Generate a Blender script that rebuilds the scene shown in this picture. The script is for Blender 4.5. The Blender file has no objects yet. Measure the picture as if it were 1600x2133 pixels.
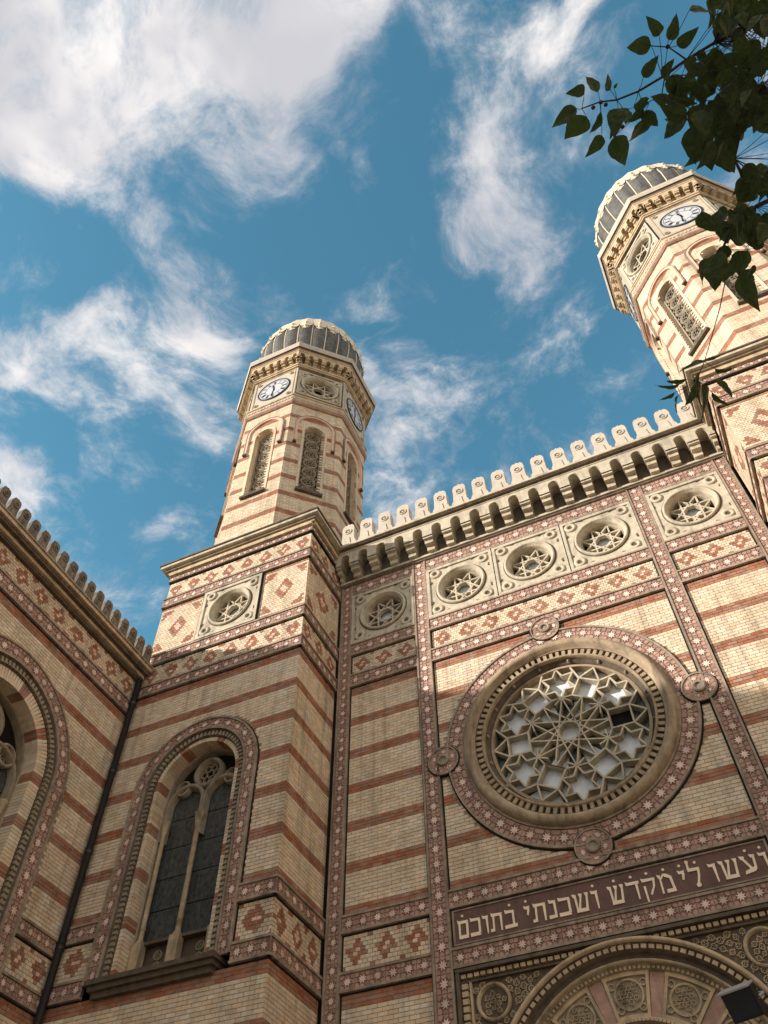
import bpy, bmesh, math, random
from mathutils import Vector, Matrix
random.seed(7)
scene = bpy.context.scene
COL = scene.collection
R = math.radians
# ------------------------------------------------------------------ camera
CAM = Vector((2.549, -15.817, 1.6))
CX = Vector((0.909, 0.417, -0.006)).normalized()
CF = Vector((-0.247, 0.551, 0.797)).normalized()
CX = (CX - CF * CX.dot(CF)).normalized()
CD = CF.cross(CX)                       # image "down"
FPX = 1730.0
cam_d = bpy.data.cameras.new('camera'); cam = bpy.data.objects.new('camera', cam_d); COL.objects.link(cam)
cam_d.sensor_fit = 'HORIZONTAL'; cam_d.sensor_width = 36; cam_d.lens = 36 * FPX / 1600
cam_d.clip_start = 0.05; cam_d.clip_end = 3000
m = Matrix((CX, -CD, -CF)).transposed().to_4x4(); m.translation = CAM
cam.matrix_world = m
scene.camera = cam
def pix(u, v):                          # direction of a photo pixel
    return (CX * ((u - 800) / FPX) + CD * ((v - 1066.5) / FPX) + CF).normalized()
def proj(p):
    d = Vector(p) - CAM
    z = d.dot(CF)
    if z < .1: return None
    return 800 + FPX * d.dot(CX) / z, 1066.5 + FPX * d.dot(CD) / z, z
# ------------------------------------------------------------------ sun and sky
SUN = Vector((-1.21, -1.0, 0.42)).normalized()
EXPOSURE = 1.3
sd = bpy.data.lights.new('sun', 'SUN'); so = bpy.data.objects.new('sun', sd); COL.objects.link(so)
sd.energy = 2.6; sd.angle = R(1.0); sd.color = (1.0, 0.91, 0.85)
so.rotation_euler = SUN.to_track_quat('Z', 'Y').to_euler(); so.location = (-40, -40, 60)
W = bpy.data.worlds.new('World'); scene.world = W; W.use_nodes = True
def build_world():
    nt = W.node_tree; N = nt.nodes; L = nt.links; N.clear()
    def n(t, **k):
        x = N.new(t)
        for a, b in k.items(): setattr(x, a, b)
        return x
    def math_(op, a, b=None, c=None, clamp=False):
        x = n('ShaderNodeMath', operation=op, use_clamp=clamp)
        for i, v in enumerate((a, b, c)):
            if v is None: continue
            if isinstance(v, (int, float)): x.inputs[i].default_value = v
            else: L.new(v, x.inputs[i])
        return x.outputs[0]
    def vm(op, a, b=None):
        x = n('ShaderNodeVectorMath', operation=op)
        for i, v in enumerate((a, b)):
            if v is None: continue
            if isinstance(v, tuple): x.inputs[i].default_value = v
            else: L.new(v, x.inputs[i])
        return x
    def mapr(v, a, b, c, d, interp='SMOOTHSTEP'):
        x = n('ShaderNodeMapRange', interpolation_type=interp)
        L.new(v, x.inputs[0])
        for i, q in enumerate((a, b, c, d)): x.inputs[i + 1].default_value = q
        return x.outputs[0]
    out = n('ShaderNodeOutputWorld'); bg = n('ShaderNodeBackground')
    sky = n('ShaderNodeTexSky', sky_type='NISHITA', sun_disc=False)
    sky.sun_elevation = math.asin(SUN.z); sky.sun_rotation = math.atan2(SUN.x, SUN.y)
    sky.air_density = 1.0; sky.dust_density = 0.6; sky.ozone_density = 1.6; sky.altitude = 100
    tint = n('ShaderNodeMix', data_type='RGBA', blend_type='MULTIPLY'); tint.inputs[0].default_value = 1
    L.new(sky.outputs[0], tint.inputs[6]); tint.inputs[7].default_value = (0.425, 0.76, 0.69, 1)
    tc = n('ShaderNodeTexCoord'); sep = n('ShaderNodeSeparateXYZ'); L.new(tc.outputs['Generated'], sep.inputs[0])
    zc = math_('MAXIMUM', sep.outputs[2], 0.08)
    comb = n('ShaderNodeCombineXYZ'); L.new(math_('DIVIDE', sep.outputs[0], zc), comb.inputs[0]); L.new(math_('DIVIDE', sep.outputs[1], zc), comb.inputs[1])
    P = comb.outputs[0]
    wn = n('ShaderNodeTexNoise'); wn.inputs['Scale'].default_value = 2.6; wn.inputs['Detail'].default_value = 3; L.new(P, wn.inputs['Vector'])
    w1 = vm('SUBTRACT', wn.outputs['Color'], (0.5, 0.5, 0.5)); w2 = n('ShaderNodeVectorMath', operation='SCALE'); L.new(w1.outputs[0], w2.inputs[0]); w2.inputs['Scale'].default_value = 0.26
    PW = vm('ADD', P, w2.outputs[0]).outputs[0]
    fb = n('ShaderNodeTexNoise'); fb.inputs['Scale'].default_value = 5.2; fb.inputs['Detail'].default_value = 8; fb.inputs['Roughness'].default_value = 0.64; fb.inputs['Lacunarity'].default_value = 2.1
    L.new(PW, fb.inputs['Vector'])
    # cloud banks, each at its own place on the cloud layer: (pixel u, v, radius along u, radius along v, weight)
    bl = [(60, 60, 420, 330, .30), (330, 130, 330, 210, .24), (620, 110, 240, 130, .20), (150, 330, 260, 130, .20), (800, 60, 190, 80, .16),
          (610, 300, 120, 90, .15), (985, 300, 95, 170, .18), (1100, 110, 200, 80, .09), (1100, 520, 130, 140, .19), (1260, 20, 130, 60, .24),
          (90, 560, 120, 80, .2), (60, 780, 150, 90, .18), (230, 690, 85, 80, .19), (440, 670, 70, 65, .15), (190, 980, 90, 80, .21),
          (345, 1065, 85, 60, .21), (410, 890, 80, 80, .12), (730, 570, 110, 75, .11), (560, 600, 80, 55, .10), (1330, 270, 150, 60, .17), (40, 980, 90, 80, .14), (1040, 330, 270, 330, .10), (700, 90, 260, 100, .16), (1180, 130, 160, 120, .12), (80, 680, 190, 180, .04), (300, 880, 200, 180, .03), (20, 860, 110, 90, .14), (640, 190, 130, 110, .12)]
    acc = None
    for u, v, ru, rv, w in bl:
        d = pix(u, v); c = (d.x / d.z, d.y / d.z)
        d1 = pix(u + ru, v); d2 = pix(u, v + rv)
        a = Vector((d1.x / d1.z - c[0], d1.y / d1.z - c[1])); b = Vector((d2.x / d2.z - c[0], d2.y / d2.z - c[1]))
        inv = Matrix(((a.x, b.x), (a.y, b.y))).inverted()
        s = vm('SUBTRACT', PW, (c[0], c[1], 0)).outputs[0]
        da = vm('DOT_PRODUCT', s, (inv[0][0], inv[0][1], 0)).outputs['Value']; db = vm('DOT_PRODUCT', s, (inv[1][0], inv[1][1], 0)).outputs['Value']
        q = math_('SQRT', math_('ADD', math_('MULTIPLY', da, da), math_('MULTIPLY', db, db)))
        f = mapr(q, 1.15, 0.0, 0.0, w)
        acc = f if acc is None else math_('ADD', acc, f)
    # beyond the frame thicker cloud is added to brighten the ambient light
    q = vm('SUBTRACT', P, (-0.31, 0.69, 0)); ln = vm('LENGTH', q.outputs[0]).outputs['Value']
    far = n('ShaderNodeTexNoise'); far.inputs['Scale'].default_value = 1.3; far.inputs['Detail'].default_value = 2; L.new(P, far.inputs['Vector'])
    farw = math_('MULTIPLY', mapr(ln, 0.75, 1.4, 0, 1), mapr(far.outputs[0], 0.3, 0.6, 0.22, 0.55))
    cov = math_('ADD', math_('ADD', math_('MULTIPLY_ADD', fb.outputs[0], 1.55, -0.275), acc), farw)
    dens = mapr(cov, 0.56, 0.90, 0, 1)
    wisp = mapr(cov, 0.46, 0.72, 0, 0.30)
    dens = math_('ADD', dens, math_('MULTIPLY', wisp, math_('SUBTRACT', 1.0, dens)), clamp=True)
    sh = n('ShaderNodeTexNoise'); sh.inputs['Scale'].default_value = 4.1; sh.inputs['Detail'].default_value = 4; sh.inputs['Roughness'].default_value = .6
    L.new(vm('ADD', PW, (3.1, 1.7, 0)).outputs[0], sh.inputs['Vector'])
    cr = n('ShaderNodeMix', data_type='RGBA'); L.new(mapr(sh.outputs[0], 0.36, 0.66, 0, 1), cr.inputs[0])
    CS = 3.0
    cr.inputs[6].default_value = (0.58 * CS, 0.58 * CS, 0.62 * CS, 1); cr.inputs[7].default_value = (0.98 * CS, 0.93 * CS, 0.90 * CS, 1)
    mix = n('ShaderNodeMix', data_type='RGBA'); L.new(dens, mix.inputs[0]); L.new(tint.outputs[2], mix.inputs[6]); L.new(cr.outputs[2], mix.inputs[7])
    L.new(mix.outputs[2], bg.inputs[0]); bg.inputs[1].default_value = 0.15
    L.new(bg.outputs[0], out.inputs[0])
build_world()
vs = scene.view_settings
vs.view_transform = 'Standard'; vs.look = 'None'; vs.exposure = EXPOSURE; vs.gamma = 1; vs.use_curve_mapping = False
scene.cycles.max_bounces = 5; scene.cycles.diffuse_bounces = 3; scene.cycles.glossy_bounces = 2; scene.cycles.transmission_bounces = 2; scene.cycles.caustics_reflective = False; scene.cycles.caustics_refractive = False
# ------------------------------------------------------------------ materials
MATS = {}
def mat(name, c, rough=.85, var=.18, scale=6., bump=.25, bscale=40., dirt=0., dirtc=(.06, .055, .045), spec=.25, metal=0., rand=0., hue=0.):
    M = bpy.data.materials.new(name); M.use_nodes = True; nt = M.node_tree; N = nt.nodes; L = nt.links
    b = N['Principled BSDF']; b.inputs['Roughness'].default_value = rough; b.inputs['Metallic'].default_value = metal
    b.inputs['Specular IOR Level'].default_value = spec
    g = N.new('ShaderNodeNewGeometry')
    def noise(s, d=3, r=.6):
        x = N.new('ShaderNodeTexNoise'); x.inputs['Scale'].default_value = s; x.inputs['Detail'].default_value = d; x.inputs['Roughness'].default_value = r
        L.new(g.outputs['Position'], x.inputs['Vector']); return x
    def mr(v, a, b_, c_, d_):
        x = N.new('ShaderNodeMapRange'); L.new(v, x.inputs[0])
        for i, q in enumerate((a, b_, c_, d_)): x.inputs[i + 1].default_value = q
        return x.outputs[0]
    hsv = N.new('ShaderNodeHueSaturation'); hsv.inputs['Color'].default_value = (*c, 1)
    val = mr(noise(scale).outputs[0], .3, .7, 1 - var, 1 + var)
    if rand:
        oi = N.new('ShaderNodeObjectInfo'); ad = N.new('ShaderNodeMath'); ad.operation = 'ADD'
        L.new(oi.outputs['Random'], ad.inputs[0]); L.new(g.outputs['Random Per Island'], ad.inputs[1])
        fr = N.new('ShaderNodeMath'); fr.operation = 'FRACT'; L.new(ad.outputs[0], fr.inputs[0])
        mu = N.new('ShaderNodeMath'); mu.operation = 'MULTIPLY'; L.new(val, mu.inputs[0]); L.new(mr(fr.outputs[0], 0, 1, 1 - rand, 1 + rand), mu.inputs[1]); val = mu.outputs[0]
        if hue:
            m2 = N.new('ShaderNodeMath'); m2.operation = 'MULTIPLY'; L.new(fr.outputs[0], m2.inputs[0]); m2.inputs[1].default_value = 7.31
            f2 = N.new('ShaderNodeMath'); f2.operation = 'FRACT'; L.new(m2.outputs[0], f2.inputs[0])
            L.new(mr(f2.outputs[0], 0, 1, .5 - hue, .5 + hue), hsv.inputs['Hue'])
            L.new(mr(f2.outputs[0], 0, 1, 1.2, .8), hsv.inputs['Saturation'])
    L.new(val, hsv.inputs['Value']); colour = hsv.outputs[0]
    if dirt:
        mx = N.new('ShaderNodeMix'); mx.data_type = 'RGBA'; mx.inputs[7].default_value = (*dirtc, 1); L.new(colour, mx.inputs[6])
        L.new(mr(noise(.9, 5, .68).outputs[0], .47, .72, 0, dirt), mx.inputs[0]); colour = mx.outputs[2]
        mp = N.new('ShaderNodeVectorMath'); mp.operation = 'MULTIPLY'; L.new(g.outputs['Position'], mp.inputs[0]); mp.inputs[1].default_value = (2.2, 2.2, .16)
        sn = N.new('ShaderNodeTexNoise'); sn.inputs['Scale'].default_value = 1.6; sn.inputs['Detail'].default_value = 3; sn.inputs['Roughness'].default_value = .65; L.new(mp.outputs[0], sn.inputs['Vector'])
        m3 = N.new('ShaderNodeMix'); m3.data_type = 'RGBA'; m3.inputs[7].default_value = (*[q * .8 for q in dirtc], 1); L.new(colour, m3.inputs[6])
        L.new(mr(sn.outputs[0], .5, .74, 0, min(.75, dirt * 1.5)), m3.inputs[0]); colour = m3.outputs[2]
    L.new(colour, b.inputs['Base Color'])
    if bump:
        bp = N.new('ShaderNodeBump'); bp.inputs['Strength'].default_value = bump; bp.inputs['Distance'].default_value = .02
        L.new(noise(bscale, 2).outputs[0], bp.inputs['Height']); L.new(bp.outputs[0], b.inputs['Normal'])
    MATS[name] = M; return M
mat('cream_brick', (.71, .58, .41), var=.10, rand=.10, hue=.008, dirt=.36, dirtc=(.27, .22, .14))
mat('red_brick', (.365, .185, .115), var=.16, rand=.11, hue=.008, dirt=.35, dirtc=(.18, .09, .05))
mat('pink_brick', (.76, .50, .36), var=.1, rand=.1)
mat('mortar', (.34, .27, .18), var=.2)
mat('terracotta', (.21, .13, .10), var=.25, dirt=.3)
mat('tile_rose', (.42, .265, .195), var=.2, rand=.22, dirt=.25, dirtc=(.12, .09, .08))
mat('tile_star', (.72, .545, .45), var=.14, rand=.18, dirt=.2, dirtc=(.3, .2, .16))
mat('rail_stone', (.34, .275, .20), var=.25, dirt=.5, dirtc=(.09, .075, .055))
mat('dark_joint', (.022, .018, .015), var=.3, bump=0)  # near-black strips beside rails, slabs and mouldings
mat('stone', (.56, .43, .27), var=.16, dirt=.4, dirtc=(.2, .165, .11), bump=.4)
mat('carved_stone', (.46, .36, .225), var=.22, dirt=.55, dirtc=(.13, .11, .08), bump=.6, bscale=25)
mat('pale_stone', (.52, .46, .365), var=.1, dirt=.25, dirtc=(.42, .35, .26))
mat('grey_stone', (.33, .275, .19), var=.2, dirt=.4, dirtc=(.1, .09, .07))
mat('dark_stone', (.13, .10, .07), var=.3, dirt=.3)
mat('inscription_brown', (.155, .09, .07), var=.15, rough=.7, dirt=.2)
mat('letter_cream', (.90, .74, .53), var=.08, bump=.1)
mat('pale_glass', (.66, .70, .72), rough=.25, var=.15, scale=3, bump=.1, spec=.5)
mat('dark_glass', (.055, .068, .066), rough=.22, var=.5, scale=9, bump=.6, bscale=14, spec=.5)
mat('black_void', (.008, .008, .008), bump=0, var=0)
mat('lead_grey', (.115, .11, .095), rough=.6, var=.3, spec=.3, dirt=.5, dirtc=(.035, .034, .03))
mat('gold_leaf', (.74, .62, .42), rough=.45, var=.1, spec=.5)
mat('clock_white', (.52, .53, .53), rough=.5, var=.05, bump=0)
mat('clock_black', (.02, .025, .035), rough=.5, bump=0)
mat('black_iron', (.016, .017, .019), rough=.45, var=.2, bump=.05, spec=.5)
mat('lamp_grey', (.42, .42, .39), rough=.5, var=.1, bump=0)
mat('lamp_glass', (.02, .025, .035), rough=.08, var=.1, bump=0, spec=.8)
mat('dark_grey_stone', (.20, .17, .125), var=.3, dirt=.5, dirtc=(.06, .05, .04))  # darker grey stone for the wing merlons
mat('medallion_stone', (.54, .475, .35), var=.16, dirt=.4, dirtc=(.2, .175, .125), bump=.4)
mat('ochre_plaster', (.70, .50, .30), var=.12, dirt=.2, dirtc=(.3, .22, .14))
mat('rose_stone', (.40, .31, .20), var=.18, dirt=.5, dirtc=(.12, .1, .07), bump=.4)
mat('bark', (.075, .06, .045), var=.35, bscale=60, bump=.6)
mat('paving', (.36, .33, .28), var=.25, dirt=.4, rand=0)
mat('roof_metal', (.20, .18, .16), var=.2)
def leafmat():
    M = mat('leaf_green', (.060, .085, .032), rough=.5, var=.25, scale=14, bump=.3, bscale=70, rand=.3, hue=.012, spec=.35)
    nt = M.node_tree; N = nt.nodes; L = nt.links; b = N['Principled BSDF']
    tr = N.new('ShaderNodeBsdfTranslucent'); tr.inputs[0].default_value = (.07, .115, .022, 1)
    mx = N.new('ShaderNodeMixShader'); mx.inputs[0].default_value = .3
    L.new(b.outputs[0], mx.inputs[1]); L.new(tr.outputs[0], mx.inputs[2]); L.new(mx.outputs[0], N['Material Output'].inputs[0])
leafmat()
# ------------------------------------------------------------------ mesh helpers
class Fr:
    """a wall plane: u along it, v up, n outwards"""
    def __init__(s, O, N):
        s.O = Vector(O); s.N = Vector(N).normalized(); s.V = Vector((0, 0, 1)); s.U = s.V.cross(s.N)
    def p(s, u, v, n=0.): return s.O + s.U * u + s.V * v + s.N * n
class MB:
    def __init__(s): s.v = []; s.f = []; s.m = []; s.ms = []; s.sm = []
    def mi(s, name):
        if name not in s.ms: s.ms.append(name)
        return s.ms.index(name)
    def face(s, pts, mt, smooth=False):
        b = len(s.v); s.v += [tuple(p) for p in pts]; s.f.append(tuple(range(b, b + len(pts)))); s.m.append(s.mi(mt)); s.sm.append(smooth)
    def box(s, fr, u0, u1, v0, v1, n0, n1, mt, back=False):
        b = len(s.v)
        s.v += [tuple(fr.p(u, v, n)) for n in (n0, n1) for (u, v) in ((u0, v0), (u1, v0), (u1, v1), (u0, v1))]
        fs = [(4, 5, 6, 7), (0, 1, 5, 4), (1, 2, 6, 5), (2, 3, 7, 6), (3, 0, 4, 7)]
        if back: fs.append((3, 2, 1, 0))
        k = s.mi(mt)
        for q in fs: s.f.append(tuple(b + i for i in q)); s.m.append(k); s.sm.append(False)
    def prism(s, fr, poly, n0, n1, mt, back=False):
        """poly: ccw (u,v) list"""
        a = sum(poly[i][0] * poly[(i + 1) % len(poly)][1] - poly[(i + 1) % len(poly)][0] * poly[i][1] for i in range(len(poly)))
        if a < 0: poly = poly[::-1]
        k = s.mi(mt); b = len(s.v); c = len(poly)
        s.v += [tuple(fr.p(u, v, n0)) for u, v in poly] + [tuple(fr.p(u, v, n1)) for u, v in poly]
        s.f.append(tuple(range(b + c, b + 2 * c))); s.m.append(k); s.sm.append(False)
        if back: s.f.append(tuple(range(b + c - 1, b - 1, -1))); s.m.append(k); s.sm.append(False)
        for i in range(c):
            j = (i + 1) % c; s.f.append((b + i, b + j, b + c + j, b + c + i)); s.m.append(k); s.sm.append(False)
    def sweep(s, fr, path, prof, mt, closed=False, smooth=True):
        """path: (bu,bv,nu,nv); profile: (r,n) list running outer to inner or inner to outer"""
        k = s.mi(mt); b = len(s.v); c = len(prof)
        for bu, bv, nu, nv in path:
            for r, n in prof: s.v.append(tuple(fr.p(bu + nu * r, bv + nv * r, n)))
        m_ = len(path)
        for i in range(m_ if closed else m_ - 1):
            j = (i + 1) % m_
            for q in range(c - 1):
                s.f.append((b + i * c + q, b + i * c + q + 1, b + j * c + q + 1, b + j * c + q)); s.m.append(k); s.sm.append(smooth)
    def tube(s, pts, rads, mt, k=7):
        b = len(s.v); q = s.mi(mt); up = Vector((.13, .21, .97))
        for i, p in enumerate(pts):
            p = Vector(p); t = (Vector(pts[min(i + 1, len(pts) - 1)]) - Vector(pts[max(i - 1, 0)])).normalized()
            x = t.cross(up); x = x.normalized() if x.length > .01 else Vector((1, 0, 0)); y = t.cross(x)
            for j in range(k):
                a = 2 * math.pi * j / k; s.v.append(tuple(p + (x * math.cos(a) + y * math.sin(a)) * rads[i]))
        for i in range(len(pts) - 1):
            for j in range(k):
                s.f.append((b + i * k + j, b + (i + 1) * k + j, b + (i + 1) * k + (j + 1) % k, b + i * k + (j + 1) % k)); s.m.append(q); s.sm.append(True)
        s.f.append(tuple(b + (len(pts) - 1) * k + j for j in range(k))); s.m.append(q); s.sm.append(False)
    def lathe(s, c, prof, mt, k=24, smooth=True, a0=0.):
        """vertical axis at c; prof (r,z)"""
        b = len(s.v); q = s.mi(mt); n = len(prof)
        for j in range(k):
            a = a0 + 2 * math.pi * j / k
            for r, z in prof: s.v.append((c[0] + r * math.cos(a), c[1] + r * math.sin(a), z))
        for j in range(k):
            for i in range(n - 1):
                s.f.append((b + j * n + i, b + ((j + 1) % k) * n + i, b + ((j + 1) % k) * n + i + 1, b + j * n + i + 1)); s.m.append(q); s.sm.append(smooth)
    def add(s, me_v, me_f, me_m, mats, M):
        b = len(s.v); s.v += [tuple(M @ Vector(v)) for v in me_v]
        for f, k in zip(me_f, me_m): s.f.append(tuple(b + i for i in f)); s.m.append(s.mi(mats[k])); s.sm.append(False)
    def mesh(s, name):
        me = bpy.data.meshes.new(name); me.from_pydata(s.v, [], s.f)
        for x in s.ms: me.materials.append(MATS[x])
        me.polygons.foreach_set('material_index', s.m); me.polygons.foreach_set('use_smooth', s.sm); me.update()
        return me
    def build(s, name, parent=None, weld=False):
        me = s.mesh(name)
        if weld:
            bm = bmesh.new(); bm.from_mesh(me); bmesh.ops.remove_doubles(bm, verts=bm.verts, dist=.0005); bmesh.ops.recalc_face_normals(bm, faces=bm.faces); bm.to_mesh(me); bm.free()
        o = bpy.data.objects.new(name, me); COL.objects.link(o)
        if parent: o.parent = parent
        return o
def obj_of(name, me, M, parent):
    o = bpy.data.objects.new(name, me); COL.objects.link(o); o.parent = parent; o.matrix_basis = M
    return o
def thing(name, label, cat, group=None):
    o = bpy.data.objects.new(name, None); COL.objects.link(o); o['label'] = label; o['category'] = cat
    o.empty_display_size = .3
    if group: o['group'] = group
    return o
def tag(o, label, cat, group=None):
    o['label'] = label; o['category'] = cat
    if group: o['group'] = group
def circ(cu, cv, k=64, a0=0., a1=2 * math.pi):
    full = abs(a1 - a0 - 2 * math.pi) < 1e-6
    return [(cu, cv, math.cos(a0 + (a1 - a0) * i / k), math.sin(a0 + (a1 - a0) * i / k)) for i in range(k if full else k + 1)]
def arch(cu, vs_, vb, k=32, kj=1):
    """round arch, spring at vs_, jambs down to vb; runs right jamb, over, left jamb"""
    P = [(cu, vb + (vs_ - vb) * i / kj, 1, 0) for i in range(kj)] + [(cu, vs_, math.cos(math.pi * i / k), math.sin(math.pi * i / k)) for i in range(k + 1)]
    return P + [(cu, vs_ + (vb - vs_) * i / kj, -1, 0) for i in range(1, kj + 1)]
def plate_hole(mb, fr, path, r, u0, u1, v0, v1, n, mt, closed):
    """flat wall rectangle around an opening"""
    def hit(bu, bv, nu, nv):
        t = 1e9
        if nu > 1e-9: t = min(t, (u1 - bu) / nu)
        if nu < -1e-9: t = min(t, (u0 - bu) / nu)
        if nv > 1e-9: t = min(t, (v1 - bv) / nv)
        if nv < -1e-9: t = min(t, (v0 - bv) / nv)
        return bu + nu * t, bv + nv * t, t
    c = len(path)
    for i in range(c if closed else c - 1):
        a, b = path[i], path[(i + 1) % c]
        ha, hb = hit(*a), hit(*b)
        poly = [(a[0] + a[2] * r, a[1] + a[3] * r), (ha[0], ha[1])]
        onside = lambda h: (abs(h[0] - u0) < 1e-6) * 1 + (abs(h[0] - u1) < 1e-6) * 2, lambda h: (abs(h[1] - v0) < 1e-6) * 1 + (abs(h[1] - v1) < 1e-6) * 2
        if abs(ha[0] - hb[0]) > 1e-6 and abs(ha[1] - hb[1]) > 1e-6:
            cu = ha[0] if abs(ha[0] - u0) < 1e-6 or abs(ha[0] - u1) < 1e-6 else hb[0]
            cv = ha[1] if abs(ha[1] - v0) < 1e-6 or abs(ha[1] - v1) < 1e-6 else hb[1]
            poly.append((cu, cv))
        poly += [(hb[0], hb[1]), (b[0] + b[2] * r, b[1] + b[3] * r)]
        mb.face([fr.p(u, v, n) for u, v in poly], mt)
# ------------------------------------------------------------------ bricks
CH = 0.0849; BL = 0.225
BRK = {}
def brick_mesh(mt, L_=BL):
    key = (mt, round(L_, 3))
    if key not in BRK:
        mb = MB(); f0 = Fr((0, 0, 0), (0, -1, 0)); mb.box(f0, -L_ / 2 + .006, L_ / 2 - .006, -CH / 2 + .006, CH / 2 - .006, -.02, .012, mt); BRK[key] = mb.mesh('brick')
    return BRK[key]
class Wall:
    """collects the bricks and tiles of one thing"""
    def __init__(s, root): s.root = root; s.bricks = []; s.tiles = []; s.bands = []
    def field(s, fr, u0, u1, v0, v1, nb, colour, holes=(), L_=BL, vtop=None):
        """courses counted from the top; nb = mortar plane; colour(course index from top, u, v)"""
        k = 0; top = v1
        nc = max(1, round((v1 - v0) / CH)); h = (v1 - v0) / nc
        for k in range(nc):
            vb = v1 - (k + 1) * h; vc = vb + h / 2
            off = (k % 2) * L_ / 2
            u = u0 - off
            while u < u1 - 1e-6:
                a, b = max(u, u0), min(u + L_, u1); u += L_
                if b - a < .03: continue
                uc = (a + b) / 2
                if any(hh(uc, vc) for hh in holes): continue
                s.bricks.append((fr, a, b, vb, vb + h, nb, colour(k, uc, vc), abs(b - a - L_) < 1e-4 and abs(h - CH) < .004 and abs(L_ - BL) < 1e-6))
    def finish(s, wallpart, limit=300):
        sc = []
        for i, b in enumerate(s.bricks):
            fr, a, c, v0, v1, nb, mt, full = b
            if not full: continue
            p = fr.p((a + c) / 2, (v0 + v1) / 2, nb); q = proj(p)
            if q is None or not (5 < q[0] < 1595 and 5 < q[1] < 2128): continue
            view = (CAM - p).normalized().dot(fr.N)
            if view < .05: continue
            sc.append((-view / q[2] ** 2, i))
        sc.sort(); pick = {i for _, i in sc[:limit]}
        mb = MB()
        for i, (fr, a, c, v0, v1, nb, mt, full) in enumerate(s.bricks):
            if i in pick:
                M = Matrix((fr.U, -fr.N, fr.V)).transposed().to_4x4(); M.translation = fr.p((a + c) / 2, (v0 + v1) / 2, nb)
                obj_of('brick', brick_mesh(mt), M, wallpart)
            else:
                d = random.uniform(-.002, .003)
                mb.box(fr, a + .006, c - .006, v0 + .006, v1 - .006, nb - .005, nb + .012 + d, mt)
        if mb.f:
            o = mb.build('brickwork', s.root); o['kind'] = 'stuff'; o['label'] = 'striped cream and red brickwork of the wall'
        # tiles
        sc = []
        for i, (M, par) in enumerate(s.tiles):
            q = proj(M.translation)
            if q is None or not (-5 < q[0] < 1605 and -5 < q[1] < 2138): continue
            sc.append((q[2], i))
        sc.sort(); pick = {i for _, i in sc[:limit]}
        mb = MB()
        for i, (M, par) in enumerate(s.tiles):
            if i in pick: obj_of('star_tile', TILE_ME, M, par)
            else: mb.add(TV, TF, TM, TMS, M)
        if mb.f:
            o = mb.build('star_tiles', s.root); o['kind'] = 'stuff'
    def tile(s, fr, u, v, n, w, h, rot, par):
        M = Matrix((fr.U, -fr.N, fr.V)).transposed().to_4x4(); M.translation = fr.p(u, v, n)
        s.tiles.append((M @ Matrix.Rotation(-rot, 4, 'Y') @ Matrix.Diagonal((w, 1, h, 1)), par))
    def band(s, fr, u0, u1, v0, v1, n=0., rail=.05, ends=(True, True), name='tile_band', cut=()):
        """a run of star tiles between two projecting rails, with dark joints outside them; runs along its longer side"""
        hor = (u1 - u0) > (v1 - v0)
        mb = MB()
        segs = [(u0, u1)] if hor else [(v0, v1)]
        for c0, c1 in cut:
            segs = [q for a, b in segs for q in ((a, min(b, c0)), (max(a, c1), b)) if q[1] - q[0] > .05]
        for a, b in segs:
            if hor:
                mb.box(fr, a, b, v0 + rail, v1 - rail, n - .08, n - .012, 'terracotta')
                mb.box(fr, a, b, v0, v0 + rail, n - .08, n + .03, 'rail_stone'); mb.box(fr, a, b, v1 - rail, v1, n - .08, n + .03, 'rail_stone')
                mb.box(fr, a, b, v0 - .034, v0, n - .08, n - .045, 'dark_joint'); mb.box(fr, a, b, v1, v1 + .034, n - .08, n - .045, 'dark_joint')
            else:
                mb.box(fr, u0 + rail, u1 - rail, a, b, n - .08, n - .012, 'terracotta')
                mb.box(fr, u0, u0 + rail, a, b, n - .08, n + .028, 'rail_stone'); mb.box(fr, u1 - rail, u1, a, b, n - .08, n + .028, 'rail_stone')
                mb.box(fr, u0 - .034, u0, a, b, n - .08, n - .047, 'dark_joint'); mb.box(fr, u1, u1 + .034, a, b, n - .08, n - .047, 'dark_joint')
        o = mb.build(name, s.root)
        for a, b in segs:
            w = (v1 - v0 if hor else u1 - u0) - 2 * rail; k = max(1, round((b - a) / (w + .02))); st = (b - a) / k
            for i in range(k):
                c = a + st * (i + .5)
                if hor: s.tile(fr, c, (v0 + v1) / 2, n - .012, st - .008, w - .006, 0, o)
                else: s.tile(fr, (u0 + u1) / 2, c, n - .012, w - .006, st - .008, 0, o)
        return o
    def curved_band(s, fr, path_fn, r0, r1, n, length_pts, rail=.05, closed=False, name='tile_band'):
        mb = MB(); P = path_fn
        mb.sweep(fr, P, [(r0, n - .1), (r0, n + .03), (r0 + rail, n + .03), (r0 + rail, n - .1)], 'rail_stone', closed, False)
        mb.sweep(fr, P, [(r1 - rail, n - .1), (r1 - rail, n + .03), (r1, n + .03), (r1, n - .1)], 'rail_stone', closed, False)
        mb.sweep(fr, P, [(r0 + rail, n - .012), (r1 - rail, n - .012)], 'terracotta', closed, False)
        mb.sweep(fr, P, [(r1, n - .03), (r1 + .034, n - .03), (r1 + .034, n - .1)], 'dark_joint', closed, False)
        o = mb.build(name, s.root); w = r1 - r0 - 2 * rail
        for (u, v, rot, st) in length_pts: s.tile(fr, u, v, n - .012, st - .01, w - .006, rot, o)
        return o
def star(n, ro, ri, a0=0.): return [((ro if i % 2 == 0 else ri) * math.cos(a0 + math.pi * i / n), (ro if i % 2 == 0 else ri) * math.sin(a0 + math.pi * i / n)) for i in range(2 * n)]
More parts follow.
